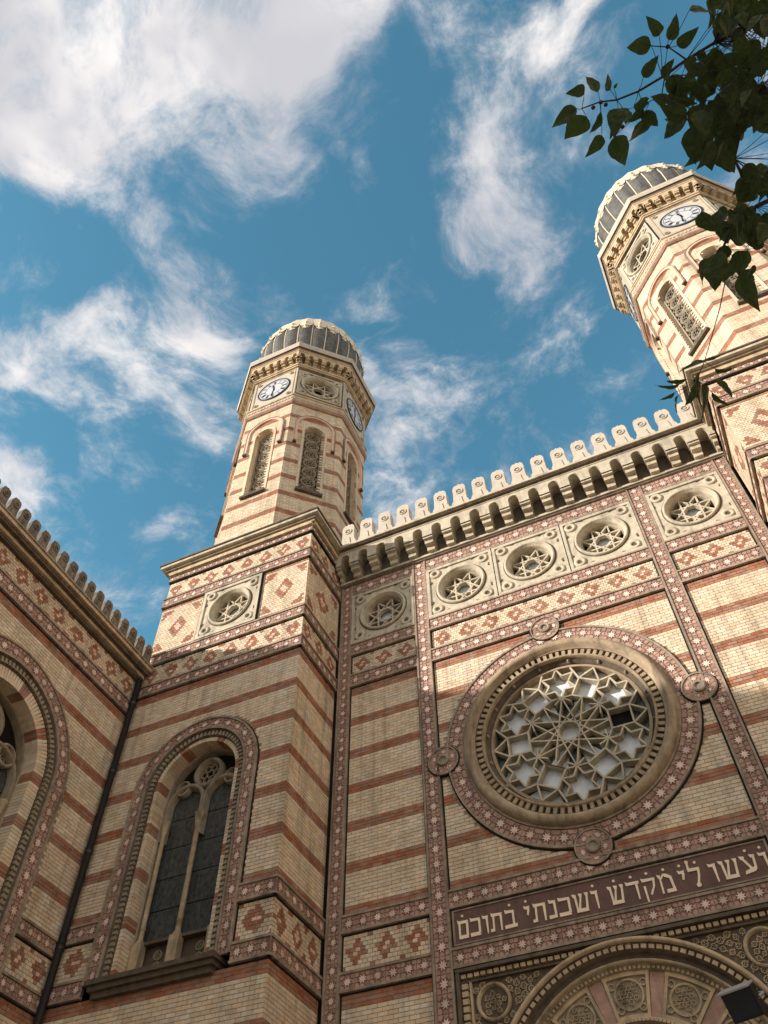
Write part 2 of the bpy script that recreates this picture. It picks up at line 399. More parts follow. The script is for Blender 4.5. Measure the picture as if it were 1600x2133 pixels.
def tile_geo():
    mb = MB(); f0 = Fr((0, 0, 0), (0, -1, 0))
    mb.prism(f0, star(8, .32, .15, math.pi / 8), -.004, .016, 'tile_star')
    for sx in (-1, 1):
        for sy in (-1, 1):
            mb.prism(f0, [(sx * .49, sy * .49), (sx * .49, sy * .23), (sx * .33, sy * .20), (sx * .20, sy * .33), (sx * .23, sy * .49)], -.004, .010, 'tile_rose')
    for a in range(4):
        c, s_ = math.cos(a * math.pi / 2), math.sin(a * math.pi / 2)
        mb.prism(f0, [(c * x - s_ * y, s_ * x + c * y) for x, y in ((.49, -.20), (.49, .20), (.34, .10), (.27, 0), (.34, -.10))], -.004, .008, 'tile_rose')
    return mb
_t = tile_geo(); TILE_ME = _t.mesh('star_tile'); TV, TF, TM, TMS = _t.v, _t.f, _t.m, _t.ms
def stripes(k, per=12, red=3): return lambda i, u, v: 'red_brick' if i % per < red else 'cream_brick'
def diaper(u0, u1, v0, v1, k):
    p = (u1 - u0) / k; vc = (v0 + v1) / 2; hh = (v1 - v0) / 2
    def f(i, u, v):
        t = (u - u0) % p; du = abs(t - p / 2); dv = abs(v - vc)
        d = du / (p * .42) + dv / (hh * .82)
        if d < .30: return 'pink_brick'
        if .30 <= d < .88: return 'red_brick'
        if (p / 2 - du) / (p * .2) + (hh - dv) / (hh * .42) < 1: return 'red_brick'
        return 'cream_brick'
    return f
def bigdiamond(u0, u1, v0, v1):
    uc, vc = (u0 + u1) / 2, (v0 + v1) / 2; a, b = (u1 - u0) / 2, (v1 - v0) / 2
    def f(i, u, v):
        x, y = abs(u - uc) / a, abs(v - vc) / b
        d = x + y
        if y > .90: return 'red_brick'
        if d < .17: return 'pink_brick'
        if d < .42: return 'red_brick'
        if d < .66: return 'cream_brick'
        if d < .80 and (x > .3 and y > .3): return 'pink_brick'
        if x > .45 and y > .45 and x < .84 and y < .84 and d > 1.2: return 'red_brick'
        return 'cream_brick'
    return f
# ------------------------------------------------------------------ shared ornaments
def bar(mb, fr, a, b, w, n0, n1, mt):
    """straight tracery bar between two (u,v) points"""
    d = Vector((b[0] - a[0], b[1] - a[1])); L_ = d.length
    if L_ < 1e-4: return
    d /= L_; q = Vector((-d.y, d.x)) * w / 2
    mb.prism(fr, [(a[0] - q.x, a[1] - q.y), (b[0] - q.x, b[1] - q.y), (b[0] + q.x, b[1] + q.y), (a[0] + q.x, a[1] + q.y)], n0, n1, mt)
def medallion(root, fr, uc, vc, half, n=0., glass='pale_glass', name='star_window', stone='medallion_stone', hu=None, rf=.62):
    """square carved slab with a round star-tracery window"""
    hu = hu or half
    r = half * rf; mb = MB(); P = circ(uc, vc, 40, math.pi / 4, 2 * math.pi + math.pi / 4)
    plate_hole(mb, fr, P, r * 1.18, uc - hu, uc + hu, vc - half, vc + half, n - .02, stone, True)
    for (a, b, c, d) in ((uc - hu, uc + hu, vc - half, vc - half + .1), (uc - hu, uc + hu, vc + half - .1, vc + half), (uc - hu, uc - hu + .1, vc - half + .1, vc + half - .1), (uc + hu - .1, uc + hu, vc - half + .1, vc + half - .1)):
        mb.box(fr, a, b, c, d, n - .08, n + .02, stone)
    # dark line round the slab
    for (a, b, c, d) in ((uc - hu + .1, uc + hu - .1, vc - half + .1, vc - half + .125), (uc - hu + .1, uc + hu - .1, vc + half - .125, vc + half - .1)):
        mb.box(fr, a, b, c, d, n - .03, n - .016, 'grey_stone')
    for (a, b, c, d) in ((uc - hu, uc + hu, vc - half - .022, vc - half), (uc - hu, uc + hu, vc + half, vc + half + .022)): mb.box(fr, a, b, c, d, n - .08, n - .03, 'dark_joint')
    mb.box(fr, uc + hu - .012, uc + hu + .012, vc - half, vc + half, n - .08, n + .024, 'dark_joint')
    mb.sweep(fr, P, [(r * 1.235, n - .025), (r * 1.235, n - .012), (r * 1.18, n - .012)], 'dark_stone', True, False)
    root_o = mb.build(name, root)
    mb = MB()
    mb.sweep(fr, P, [(r * 1.18, n - .03), (r * 1.18, n + .03), (r * 1.12, n + .05), (r * 1.06, n + .03), (r * 1.05, n - .01), (r, n - .02), (r * .97, n - .1), (r * .95, n - .42)], stone, True, True)
    for k in range(4):
        a = math.pi / 4 + k * math.pi / 2; du, dv = math.cos(a), math.sin(a)
        cu, cv = uc + du * half * 1.04 * min(1, hu / half), vc + dv * half * 1.04
        mb.sweep(fr, circ(cu, cv, 14), [(half * .17, n - .02), (half * .17, n + .015), (half * .12, n + .03), (half * .075, n + .015), (half * .07, n - .02)], stone, True, True)
        mb.sweep(fr, circ(cu, cv, 10), [(half * .07, n - .016), (0, n - .016)], 'dark_stone', True, False)
        for e in (-1, 1):
            a2 = a + e * .36; q = half * 1.0
            mb.prism(fr, [(uc + math.cos(a2 + t) * q * (1 + .05 * s_), vc + math.sin(a2 + t) * q * (1 + .05 * s_)) for t, s_ in ((-.07, 0), (0, 1.8), (.07, 0), (0, -1.2))], n - .02, n + .012, 'dark_stone')
    mb.build('rim', root_o)
    mb = MB(); rt = r * .96
    pts = [(uc + rt * math.cos(math.pi / 8 + math.pi * i / 4), vc + rt * math.sin(math.pi / 8 + math.pi * i / 4)) for i in range(8)]
    for i in range(8): bar(mb, fr, pts[i], pts[(i + 3) % 8], .044, n - .34, n - .2 + .002 * (i % 3), stone)
    mb.sweep(fr, P, [(r * .96, n - .2), (r * .92, n - .19), (r * .92, n - .4)], stone, True, False)
    mb.build('tracery', root_o)
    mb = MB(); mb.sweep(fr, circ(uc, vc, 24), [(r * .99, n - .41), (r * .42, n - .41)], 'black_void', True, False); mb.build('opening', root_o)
    mb = MB(); mb.sweep(fr, circ(uc, vc, 16), [(r * .42, n - .405), (0, n - .40)], glass, True, False); mb.build('pane', root_o)
    return root_o
def dentils(mb, fr, path_pts, w, n0, n1, mt):
    for (u, v, rot, L_, h) in path_pts:
        c, s_ = math.cos(rot), math.sin(rot)
        mb.prism(fr, [(u + c * x - s_ * y, v + s_ * x + c * y) for x, y in ((-L_ / 2, -h / 2), (L_ / 2, -h / 2), (L_ / 2, h / 2), (-L_ / 2, h / 2))], n0, n1, mt)
def arch_points(cu, vs_, vb, r, step):
    """(u,v,rotation of the tangent, step) along an arch at radius r"""
    out = []; k = max(1, round((vs_ - vb) / step)); st = (vs_ - vb) / k
    for i in range(k): out.append((cu + r, vb + st * (i + .5), math.pi / 2, st))
    q = max(4, round(math.pi * r / step)); a = math.pi / q
    for i in range(q): t = a * (i + .5); out.append((cu + r * math.cos(t), vs_ + r * math.sin(t), t + math.pi / 2, a * r))
    for i in range(k): out.append((cu - r, vs_ - st * (i + .5), -math.pi / 2, st))
    return out
def quatrefoil(mb, fr, uc, vc, r, n0, n1, mt, k=6):
    mb.sweep(fr, circ(uc, vc, 24), [(r, n0), (r, n1), (r * .78, n1 + .02), (r * .7, n0)], mt, True, True)
    for i in range(k):
        a = 2 * math.pi * i / k
        mb.sweep(fr, circ(uc + r * .42 * math.cos(a), vc + r * .42 * math.sin(a), 10), [(r * .24, n0), (r * .24, n0 + .06), (r * .17, n0 + .06), (r * .16, n0)], mt, True, False)
def arch_window(wall, fr, uc, vs_, vb, rings, n=0., name='arched_window', kind='tower', vjamb=None):
    """rings: outer star band radius, band inner, dentil inner, brick inner"""
    r4, r3, r2, r1 = rings; root = wall.root
    vj = vjamb if vjamb is not None else vb
    win = wall.curved_band(fr, arch(uc, vs_, vb, 36, 8), r3, r4, n, [(u, v, rot, st) for u, v, rot, st in arch_points(uc, vs_, vb, (r3 + r4) / 2, .37)], name=name)
    mb = MB(); A = arch(uc, vs_, vb, 36, 8)
    mb.sweep(fr, A, [(r3, n - .08), (r3, n - .02), (r3 - .03, n + .0), (r3 - .05, n - .04), (r2 + .03, n - .09), (r2, n - .07), (r2, n - .2)], 'dark_stone', False, False)
    mb.build('arch_moulding', win)
    mb = MB()
    dentils(mb, fr, [(u, v, rot, st * .55, (r3 - r2) * .62) for u, v, rot, st in arch_points(uc, vs_, vb, (r3 + r2) / 2 - .01, .12)], 0, n - .1, n - .028, 'grey_stone')
    mb.build('dentil_course', win)['kind'] = 'stuff'
    # brick voussoir face, red every so often
    mb = MB(); ap = arch_points(uc, vs_, vb, (r2 + r1) / 2, .085)
    nf = n - .10
    for i, (u, v, rot, st) in enumerate(ap):
        dentils(mb, fr, [(u, v, rot, st - .01, r2 - r1 - .01)], 0, nf - .38, nf, 'red_brick' if i % 13 < 3 else 'cream_brick')
    o = mb.build('brick_voussoirs', win); o['kind'] = 'stuff'
    mb = MB(); d = .75
    mb.sweep(fr, A, [(r1 + .008, n - .47), (r1, n - d)], 'mortar', False, False)
    mb.sweep(fr, A, [(r1 + .02, n - .47), (r1 - .02, n - .47), (r1 - .03, n - .50), (r1 - .035, n - d)], 'grey_stone', False, True)
    mb.build('reveal', win)
    # stone tracery: two lancets, a big roundel, two small ones
    ri = r1 - .04; mb = MB(); nt0, nt1 = n - .66, n - .50
    lr = ri / 2 - .07; vsp = vs_ - .28
    for e in (-1, 1):
        LA = arch(uc + e * ri / 2, vsp, vsp - .9, 18, 1)
        mb.sweep(fr, LA, [(lr + .10, nt0), (lr + .10, nt1), (lr + .03, nt1 + .04), (lr, nt1), (lr - .03, nt0)], 'grey_stone', False, True)
    ro = ri * .40; vo = vs_ + ri * .47
    quatrefoil(mb, fr, uc, vo, ro, nt0, nt1, 'grey_stone')
    for e in (-1, 1): quatrefoil(mb, fr, uc + e * ri * .66, vs_ + ri * .20, ri * .2, nt0, nt1 - .02, 'grey_stone', 4)
    mb.build('tracery', win)
    mb = MB()
    for cx_, r_ in ((uc, .062), (uc - ri + .1, .055), (uc + ri - .1, .055)):
        c = fr.p(cx_, 0, n - .50); z0 = vb + .9
        mb.lathe((c.x, c.y), [(r_ * 1.5, z0), (r_ * 1.5, z0 + .05), (r_, z0 + .1), (r_, z0 + .30), (r_ * 1.35, z0 + .32), (r_, z0 + .35), (r_, vsp - .75), (r_ * 1.5, vsp - .70), (r_ * 1.2, vsp - .66), (r_ * 1.9, vsp - .45), (r_ * 2.0, vsp - .40), (r_ * 1.2, vsp - .39)], 'carved_stone', 10)
        mb.box(fr, cx_ - .12, cx_ + .12, vb, z0, n - .6, n - .40, 'carved_stone')
    mb.build('colonnette', win)
    mb = MB(); mb.box(fr, uc - ri, uc + ri, vb + .86, vb + .93, n - .68, n - .5, 'dark_stone')
    for e in (-1, 1):
        for q in range(3): quatrefoil(mb, fr, uc + e * ri / 2, vb + .18 + .24 * q, .11, n - .68, n - .64, 'grey_stone', 4)
    mb.box(fr, uc - ri, uc + ri, vb, vb + .86, n - .72, n - .68, 'dark_stone'); mb.build('apron_panel', win)
    for e in (-1, 1):
        k = 5; z0 = vb + .93; z1 = vsp + lr
        for q in range(k):
            mb = MB(); a = z0 + (z1 - z0) * q / k; b = z0 + (z1 - z0) * (q + 1) / k
            mb.box(fr, uc + e * ri / 2 - ri / 2, uc + e * ri / 2 + ri / 2, a + .012, b - .012, n - .72, n - .68 + random.uniform(0, .006), 'dark_glass')
            for t in range(1, 6): mb.box(fr, uc + e * ri / 2 - ri / 2 + ri * t / 6 - .006, uc + e * ri / 2 - ri / 2 + ri * t / 6 + .006, a + .012, b - .012, n - .69, n - .668, 'dark_stone')
            mb.build('pane', win)
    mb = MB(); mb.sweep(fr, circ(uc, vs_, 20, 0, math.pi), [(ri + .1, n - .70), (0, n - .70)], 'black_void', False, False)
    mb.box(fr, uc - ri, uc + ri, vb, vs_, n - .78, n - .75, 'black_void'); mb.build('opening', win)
    mb = MB(); f2 = fr
    for (e0, e1, z0, z1, nn) in ((.12, .12, -.10, 0, .22), (.06, .06, -.20, -.10, .15), (0, 0, -.32, -.20, .07)):
        mb.box(f2, uc - r2 - .2 - e0, uc + r2 + .2 + e1, vb + z0, vb + z1, n - .7, n + nn, 'dark_stone', True)
    mb.build('sill', win)
    return win
def cornice_run(root, fr, u0, u1, z0, z1, proj_, step, n=0., name='cornice', stone='stone', slab=.22, bracket_h=None, ends=True):
    """projecting arcaded cornice: slab on top, corbel arches with brackets below"""
    mb = MB()
    zt = z1 - slab
    mb.box(fr, u0, u1, z0 - .02, z0 + .06, n - .1, n + .10, stone, True)
    mb.box(fr, u0, u1, z0 - .10, z0 - .02, n - .1, n + .05, 'dark_stone', True)
    mb.box(fr, u0 - .0, u1 + .0, zt + slab * .55, z1, n - .1, n + proj_ + .12, stone, True)
    mb.box(fr, u0, u1, zt + slab * .3, zt + slab * .55, n - .1, n + proj_ + .05, 'dark_stone', True)
    mb.box(fr, u0, u1, zt, zt + slab * .3, n - .1, n + proj_ - .04, stone, True)
    mb.box(fr, u0, u1, z0 + .06, zt, n - .1, n + .005, 'dark_stone')  # wall behind the arches made darker, shade put into its colour
    o = mb.build(name, root)
    k = max(1, round((u1 - u0) / step)); st = (u1 - u0) / k; h = zt - (z0 + .06)
    for i in range(k):
        c = u0 + st * (i + .5); w = st
        mb = MB(); ar = w * .25; vs_ = zt - .10 - ar; f0 = n + proj_ * .62; f1 = n + proj_ - .06
        # arch plate with a round-headed opening
        A = arch(c, vs_, z0 + h * .48, 10, 1)
        plate_hole(mb, fr, A, ar, c - w / 2, c + w / 2, z0 + h * .48, zt, f1, stone, False)
        mb.sweep(fr, A, [(ar, f1), (ar, n)], stone, False, False)
        mb.build('corbel_arch', o)
    for i in range(k + 1):
        c = u0 + st * i; mb = MB(); b = st * .25
        lo, hi = max(c - b, u0), min(c + b, u1)
        zz = z0 + .06
        mb.box(fr, lo, hi, zz + h * .34, zz + h * .50, n, n + proj_ - .10, stone, True)
        mb.box(fr, lo + .02, hi - .02, zz + h * .18, zz + h * .34, n, n + proj_ * .66, stone, True)
        mb.box(fr, lo + .035, hi - .035, zz, zz + h * .18, n, n + proj_ * .38, stone, True)
        mb.build('bracket', o)
    return o
def merlon_mesh(w, h, d, stone='pale_stone', back='grey_stone'):
    f0 = Fr((0, 0, 0), (0, -1, 0)); mb = MB()
    out = [(-.50, 0), (.50, 0), (.50, .16), (.46, .24), (.40, .28), (.385, .40), (.37, .66), (.39, .76), (.345, .90), (.22, .98), (.10, .965), (0, 1.01), (-.10, .965), (-.22, .98), (-.345, .90), (-.39, .76), (-.37, .66), (-.385, .40), (-.40, .28), (-.46, .24), (-.50, .16)]
    P = [(x * w, y * h) for x, y in out]
    mb.prism(f0, P, -d / 2, d / 2, stone, True)
    mb.sweep(f0, circ(0, h * .66, 14), [(w * .24, d / 2 - .01), (w * .23, d / 2 + .03), (w * .17, d / 2 + .03), (w * .16, d / 2 - .01)], stone, True, False)
    mb.sweep(f0, circ(0, h * .66, 14), [(w * .165, d / 2 + .002), (0, d / 2 + .002)], back, True, False)
    mb.prism(f0, [(x * w * .1, h * .66 + y * w * .1) for x, y in star(6, 1, .5)], d / 2 - .01, d / 2 + .025, stone)
    mb.prism(f0, [(-.18 * w, .06 * h), (.18 * w, .06 * h), (.10 * w, .40 * h), (-.10 * w, .40 * h)], d / 2 - .01, d / 2 + .03, stone)
    return mb.mesh('merlon')
def fr_matrix(fr, u, v, n):
    M = Matrix((fr.U, -fr.N, fr.V)).transposed().to_4x4(); M.translation = fr.p(u, v, n); return M
# ================================================================== ground
def ground():
    mb = MB(); mb.face([(-400, -400, -.004), (400, -400, -.004), (400, 400, -.004), (-400, 400, -.004)], 'paving')
    o = mb.build('ground'); o['kind'] = 'structure'; o['label'] = 'stone paving of the forecourt and street'
ground()
# ================================================================== main facade
F = Fr((0, 0, 0), (0, -1, 0))
RZ = 13.83
def facade():
    root = thing('synagogue_facade', 'striped brick synagogue front with rose window, inscription and toothed cornice between two towers', 'building')
    W_ = Wall(root); mb = MB(); n0 = -.062
    plate_hole(mb, F, circ(0, RZ, 64, math.pi / 4, 2.25 * math.pi), 2.4, -6.05, 6.05, 9.05, 18.64, n0, 'mortar', True)
    mb.box(F, -6.05, 6.05, 20.71, 21.4, -.4, n0, 'mortar', True)
    for a, b in ((-6.05, -5.63), (-3.6, -3.17), (3.17, 3.6), (5.63, 6.05)): mb.box(F, a, b, 18.64, 20.71, -.45, n0, 'mortar')
    for e in (-1, 1):
        a, b = sorted((e * 3.17, e * 6.05)); mb.box(F, a, b, 0, 9.05, -.4, n0, 'mortar')
    wall = mb.build('wall', root)
    mb = MB(); fb = Fr((0, .85, 0), (0, -1, 0)); mb.box(fb, -11.2, 11.2, 0, 22.2, -24, 0, 'roof_metal', True); mb.build('hall_body', root)
    S = [(-6.01, -5.64), (-3.60, -3.17), (3.17, 3.60), (5.64, 6.01)]
    for a, b in S: W_.band(F, a, b, 6.2, 21.24, name='pilaster_strip')
    g = .036
    for bi, (a, b) in enumerate(((-5.64, -3.60), (-3.17, 3.17), (3.60, 5.64))):
        for v0, v1 in ((9.05, 9.45), (10.23, 10.63), (17.02, 17.47), (18.19, 18.65), (20.71, 21.24)): W_.band(F, a, b, v0, v1, n=-.001)
        hl = []
        if bi == 1: hl = [lambda u, v: math.hypot(u, v - RZ) < 2.99] + [(lambda cu, cv: lambda u, v: math.hypot(u - cu, v - cv) < .47)(*c) for c in ((0, 16.93), (3.05, 13.85), (0, 10.82), (-3.05, 13.8))]
        W_.field(F, a + g, b - g, 10.63 + g, 17.02 - g, n0, stripes(0), hl)
        W_.field(F, a + g, b - g, 17.47 + g, 18.19 - g, n0, diaper(a, b, 17.47, 18.19, 3 if bi != 1 else 9), L_=.1125)
        if bi != 1:
            W_.field(F, a + g, b - g, 9.45 + g, 10.23 - g, n0, diaper(a, b, 9.45, 10.23, 3), L_=.1125)
            W_.field(F, a + g, b - g, 6.2, 9.05 - g, n0, stripes(0))
    W_.finish(wall)
    # medallion row
    for c, h in ((-4.62, 1.02), (-2.11, 1.055), (0.0, 1.055), (2.11, 1.055), (4.62, 1.02)):
        medallion(root, F, c, 19.68, 1.03, 0, hu=h)
    # rose window
    P = circ(0, RZ, 120); N_ = 46; st = 2 * math.pi * 2.73 / N_
    W2 = Wall(root)
    rose_band = W2.curved_band(F, P, 2.5, 2.96, 0, [(2.73 * math.cos(2 * math.pi * i / N_), RZ + 2.73 * math.sin(2 * math.pi * i / N_), 2 * math.pi * i / N_ + math.pi / 2, st) for i in range(N_)], closed=True, name='ring_band')
    for cu, cv, a0 in ((0, 16.93, 0), (3.05, 13.85, .5), (0, 10.82, 1.), (-3.05, 13.8, 1.5)):
        kn = []
        for i in range(5):
            a = a0 + 2 * math.pi * i / 5; kn.append((cu + .245 * math.cos(a), cv + .245 * math.sin(a), a + math.pi / 2, .27))
        mb = MB(); mb.sweep(F, circ(cu, cv, 28), [(.37, -.06), (.37, .012), (.13, .012)], 'tile_rose', True, False)
        mb.sweep(F, circ(cu, cv, 28), [(.355, .0), (.355, .045), (.39, .045), (.39, -.06)], 'rail_stone', True, False)
        mb.sweep(F, circ(cu, cv, 28), [(.39, .02), (.415, .02), (.415, -.06)], 'dark_joint', True, False)
        o = mb.build('ring_knot', root)
        for (u, v, rot, st_) in kn: W2.tile(F, u, v, .012, .27, .20, rot, o)
        mb = MB(); mb.sweep(F, circ(cu, cv, 16), [(.15, .035), (.15, .075), (.12, .09), (.09, .08), (.08, .04), (0, .04)], 'rail_stone', True, False); mb.build('boss', o)
    W2.finish(wall)
    rose = MB()
    rose.sweep(F, P, [(2.5, -.05), (2.5, .06), (2.46, .15), (2.38, .19), (2.30, .15), (2.27, .06), (2.22, .03)], 'rose_stone', True, True)
    rose.sweep(F, P, [(2.22, .03), (2.20, -.08), (2.06, -.08)], 'dark_stone', True, False)
    rose.sweep(F, P, [(2.06, -.08), (2.06, .03), (2.03, .06), (2.0, .03), (1.995, -.06)], 'rose_stone', True, True)
    rose.sweep(F, P, [(1.995, -.06), (1.97, -.12), (1.94, -.13), (1.92, -.20), (1.90, -.22), (1.89, -.62)], 'dark_stone', True, True)  # reveal in darker stone, recess shade put into its colour
    rw = rose.build('rose_window', root)
    mb = MB()
    for i in range(84):
        a = 2 * math.pi * i / 84; dentils(mb, F, [(2.13 * math.cos(a), RZ + 2.13 * math.sin(a), a + math.pi / 2, .085, .15)], 0, -.09, .02, 'rose_stone')
    mb.build('dentil_ring', rw)['kind'] = 'stuff'
    for i in range(16):
        a = 2 * math.pi * (i + .5) / 16; mb = MB(); q = F.p(1.955 * math.cos(a), RZ + 1.955 * math.sin(a), -.13)
        mb.tube([q, q + F.N * .06, q + F.N * .075], [.045, .04, .008], 'grey_stone', 8); mb.build('stud', rw)
    # tracery on a 4.6.12 tiling: central twelve-point star, six squares, six hexagrams
    e = .515; tr = MB(); nA, nB = -.40, -.20; w = .040; Rt = 1.88
    def pol(r, a): return (r * math.cos(a), RZ + r * math.sin(a))
    am = e * 1.866; mids = [pol(am, math.pi / 6 * i) for i in range(12)]
    z = 0
    def tb(a, b, ww=w):
        nonlocal z
        z += 1
        # clip to the ring
        ax, ay, bx, by = a[0], a[1] - RZ, b[0], b[1] - RZ
        def cl(px, py, qx, qy):
            if math.hypot(px, py) <= Rt: return px, py
            lo, hi = 0., 1.
            for _ in range(30):
                m_ = (lo + hi) / 2
                if math.hypot(qx + (px - qx) * m_, qy + (py - qy) * m_) > Rt: hi = m_
                else: lo = m_
            return qx + (px - qx) * lo, qy + (py - qy) * lo
        if math.hypot(ax, ay) > Rt and math.hypot(bx, by) > Rt: return
        a2, b2 = cl(ax, ay, bx, by), cl(bx, by, ax, ay)
        bar(tr, F, (a2[0], a2[1] + RZ), (b2[0], b2[1] + RZ), ww, nA, nB + .0012 * (z % 9), 'medallion_stone')
    vx = [pol(e * 1.932, math.pi / 12 + math.pi / 6 * i) for i in range(12)]
    for i in range(12): tb(vx[i], vx[(i + 1) % 12], .030)
    for i in range(12): tb(mids[i], mids[(i + 5) % 12], .034)
    sqs, hxs = [], []
    for i in range(6):
        a = math.pi / 3 * i; c = pol(e * 2.366, a)
        sq = [(c[0] + e / 2 * (sx * math.cos(a) - sy * math.sin(a)), c[1] + e / 2 * (sx * math.sin(a) + sy * math.cos(a))) for sx, sy in ((-1, -1), (1, -1), (1, 1), (-1, 1))]
        for k in range(4): tb(sq[k], sq[(k + 1) % 4])
        tb(sq[1], pol(Rt, a - .34)); tb(sq[2], pol(Rt, a + .34)); tb(sq[1], pol(Rt, a + .02)); tb(sq[2], pol(Rt, a - .02))
        sqs.append((c, sq))
        a = math.pi / 6 + math.pi / 3 * i; c = pol(e * 2.732, a)
        hm = [(c[0] + e * .866 * math.cos(a + math.pi + math.pi / 3 * k), c[1] + e * .866 * math.sin(a + math.pi + math.pi / 3 * k)) for k in range(6)]
        hi_ = [(c[0] + e * .47 * math.cos(a + math.pi + math.pi / 3 * (k + .5)), c[1] + e * .47 * math.sin(a + math.pi + math.pi / 3 * (k + .5))) for k in range(6)]
        for k in range(6): tb(hm[k], hi_[k]); tb(hi_[k], hm[(k + 1) % 6])
        hxs.append((c, a))
        for s_ in (-1, 1):
            tb(mids[(1 + 2 * i) % 12], pol(e * 1.62, a + s_ * .24), .034)
    tr.sweep(F, circ(0, RZ, 72), [(1.90, nB + .01), (1.83, nB + .02), (1.83, nA)], 'rose_stone', True, False)
    tr.build('tracery', rw)
    nP = -.405
    def pane(poly, mt, nm='pane'):
        mb = MB(); mb.prism(F, poly, nP - .02, nP + random.uniform(0, .006), mt); mb.build(nm, rw)
    pane([pol(e * .62, math.pi / 12 * i) for i in range(24)], 'pale_glass')
    for i in range(12):
        a = math.pi / 6 * i; pane([pol(e * .66, a - .24), pol(e * 1.84, a - .255), pol(e * 1.90, a), pol(e * 1.84, a + .255), pol(e * .66, a + .24)], 'dark_glass' if i % 2 else 'pale_glass')
    for i, (c, sq) in enumerate(sqs):
        if i == 0: pane(sq, 'black_void', 'missing_pane')
        else: pane(sq, 'pale_glass')
    for i, (c, a) in enumerate(hxs):
        pane([(c[0] + e * .98 * math.cos(a + math.pi / 6 + math.pi / 3 * k), c[1] + e * .98 * math.sin(a + math.pi / 6 + math.pi / 3 * k)) for k in range(6)], 'pale_glass')
    for i in range(6):
        a = math.pi / 3 * i; pane([pol(e * 2.9, a - .16), pol(1.87, a - .27), pol(1.88, a), pol(1.87, a + .27), pol(e * 2.9, a + .16)], 'pale_glass' if i % 3 else 'dark_glass')
    mb = MB(); mb.sweep(F, circ(0, RZ, 48), [(1.93, -.50), (0, -.50)], 'dark_glass', True, False); mb.build('backing_pane', rw)
    # inscription
    mb = MB(); mb.box(F, -3.17 + g, 3.17 - g, 9.45 + g, 10.23 - g, -.08, -.035, 'inscription_brown')
    for a, b, c, d in ((-3.13, 3.13, 9.487, 9.515), (-3.13, 3.13, 10.165, 10.193), (-3.13, -3.09, 9.515, 10.165), (3.09, 3.13, 9.515, 10.165)): mb.box(F, a, b, c, d, -.06, -.012, 'rail_stone')
    ins = mb.build('inscription_panel', root)
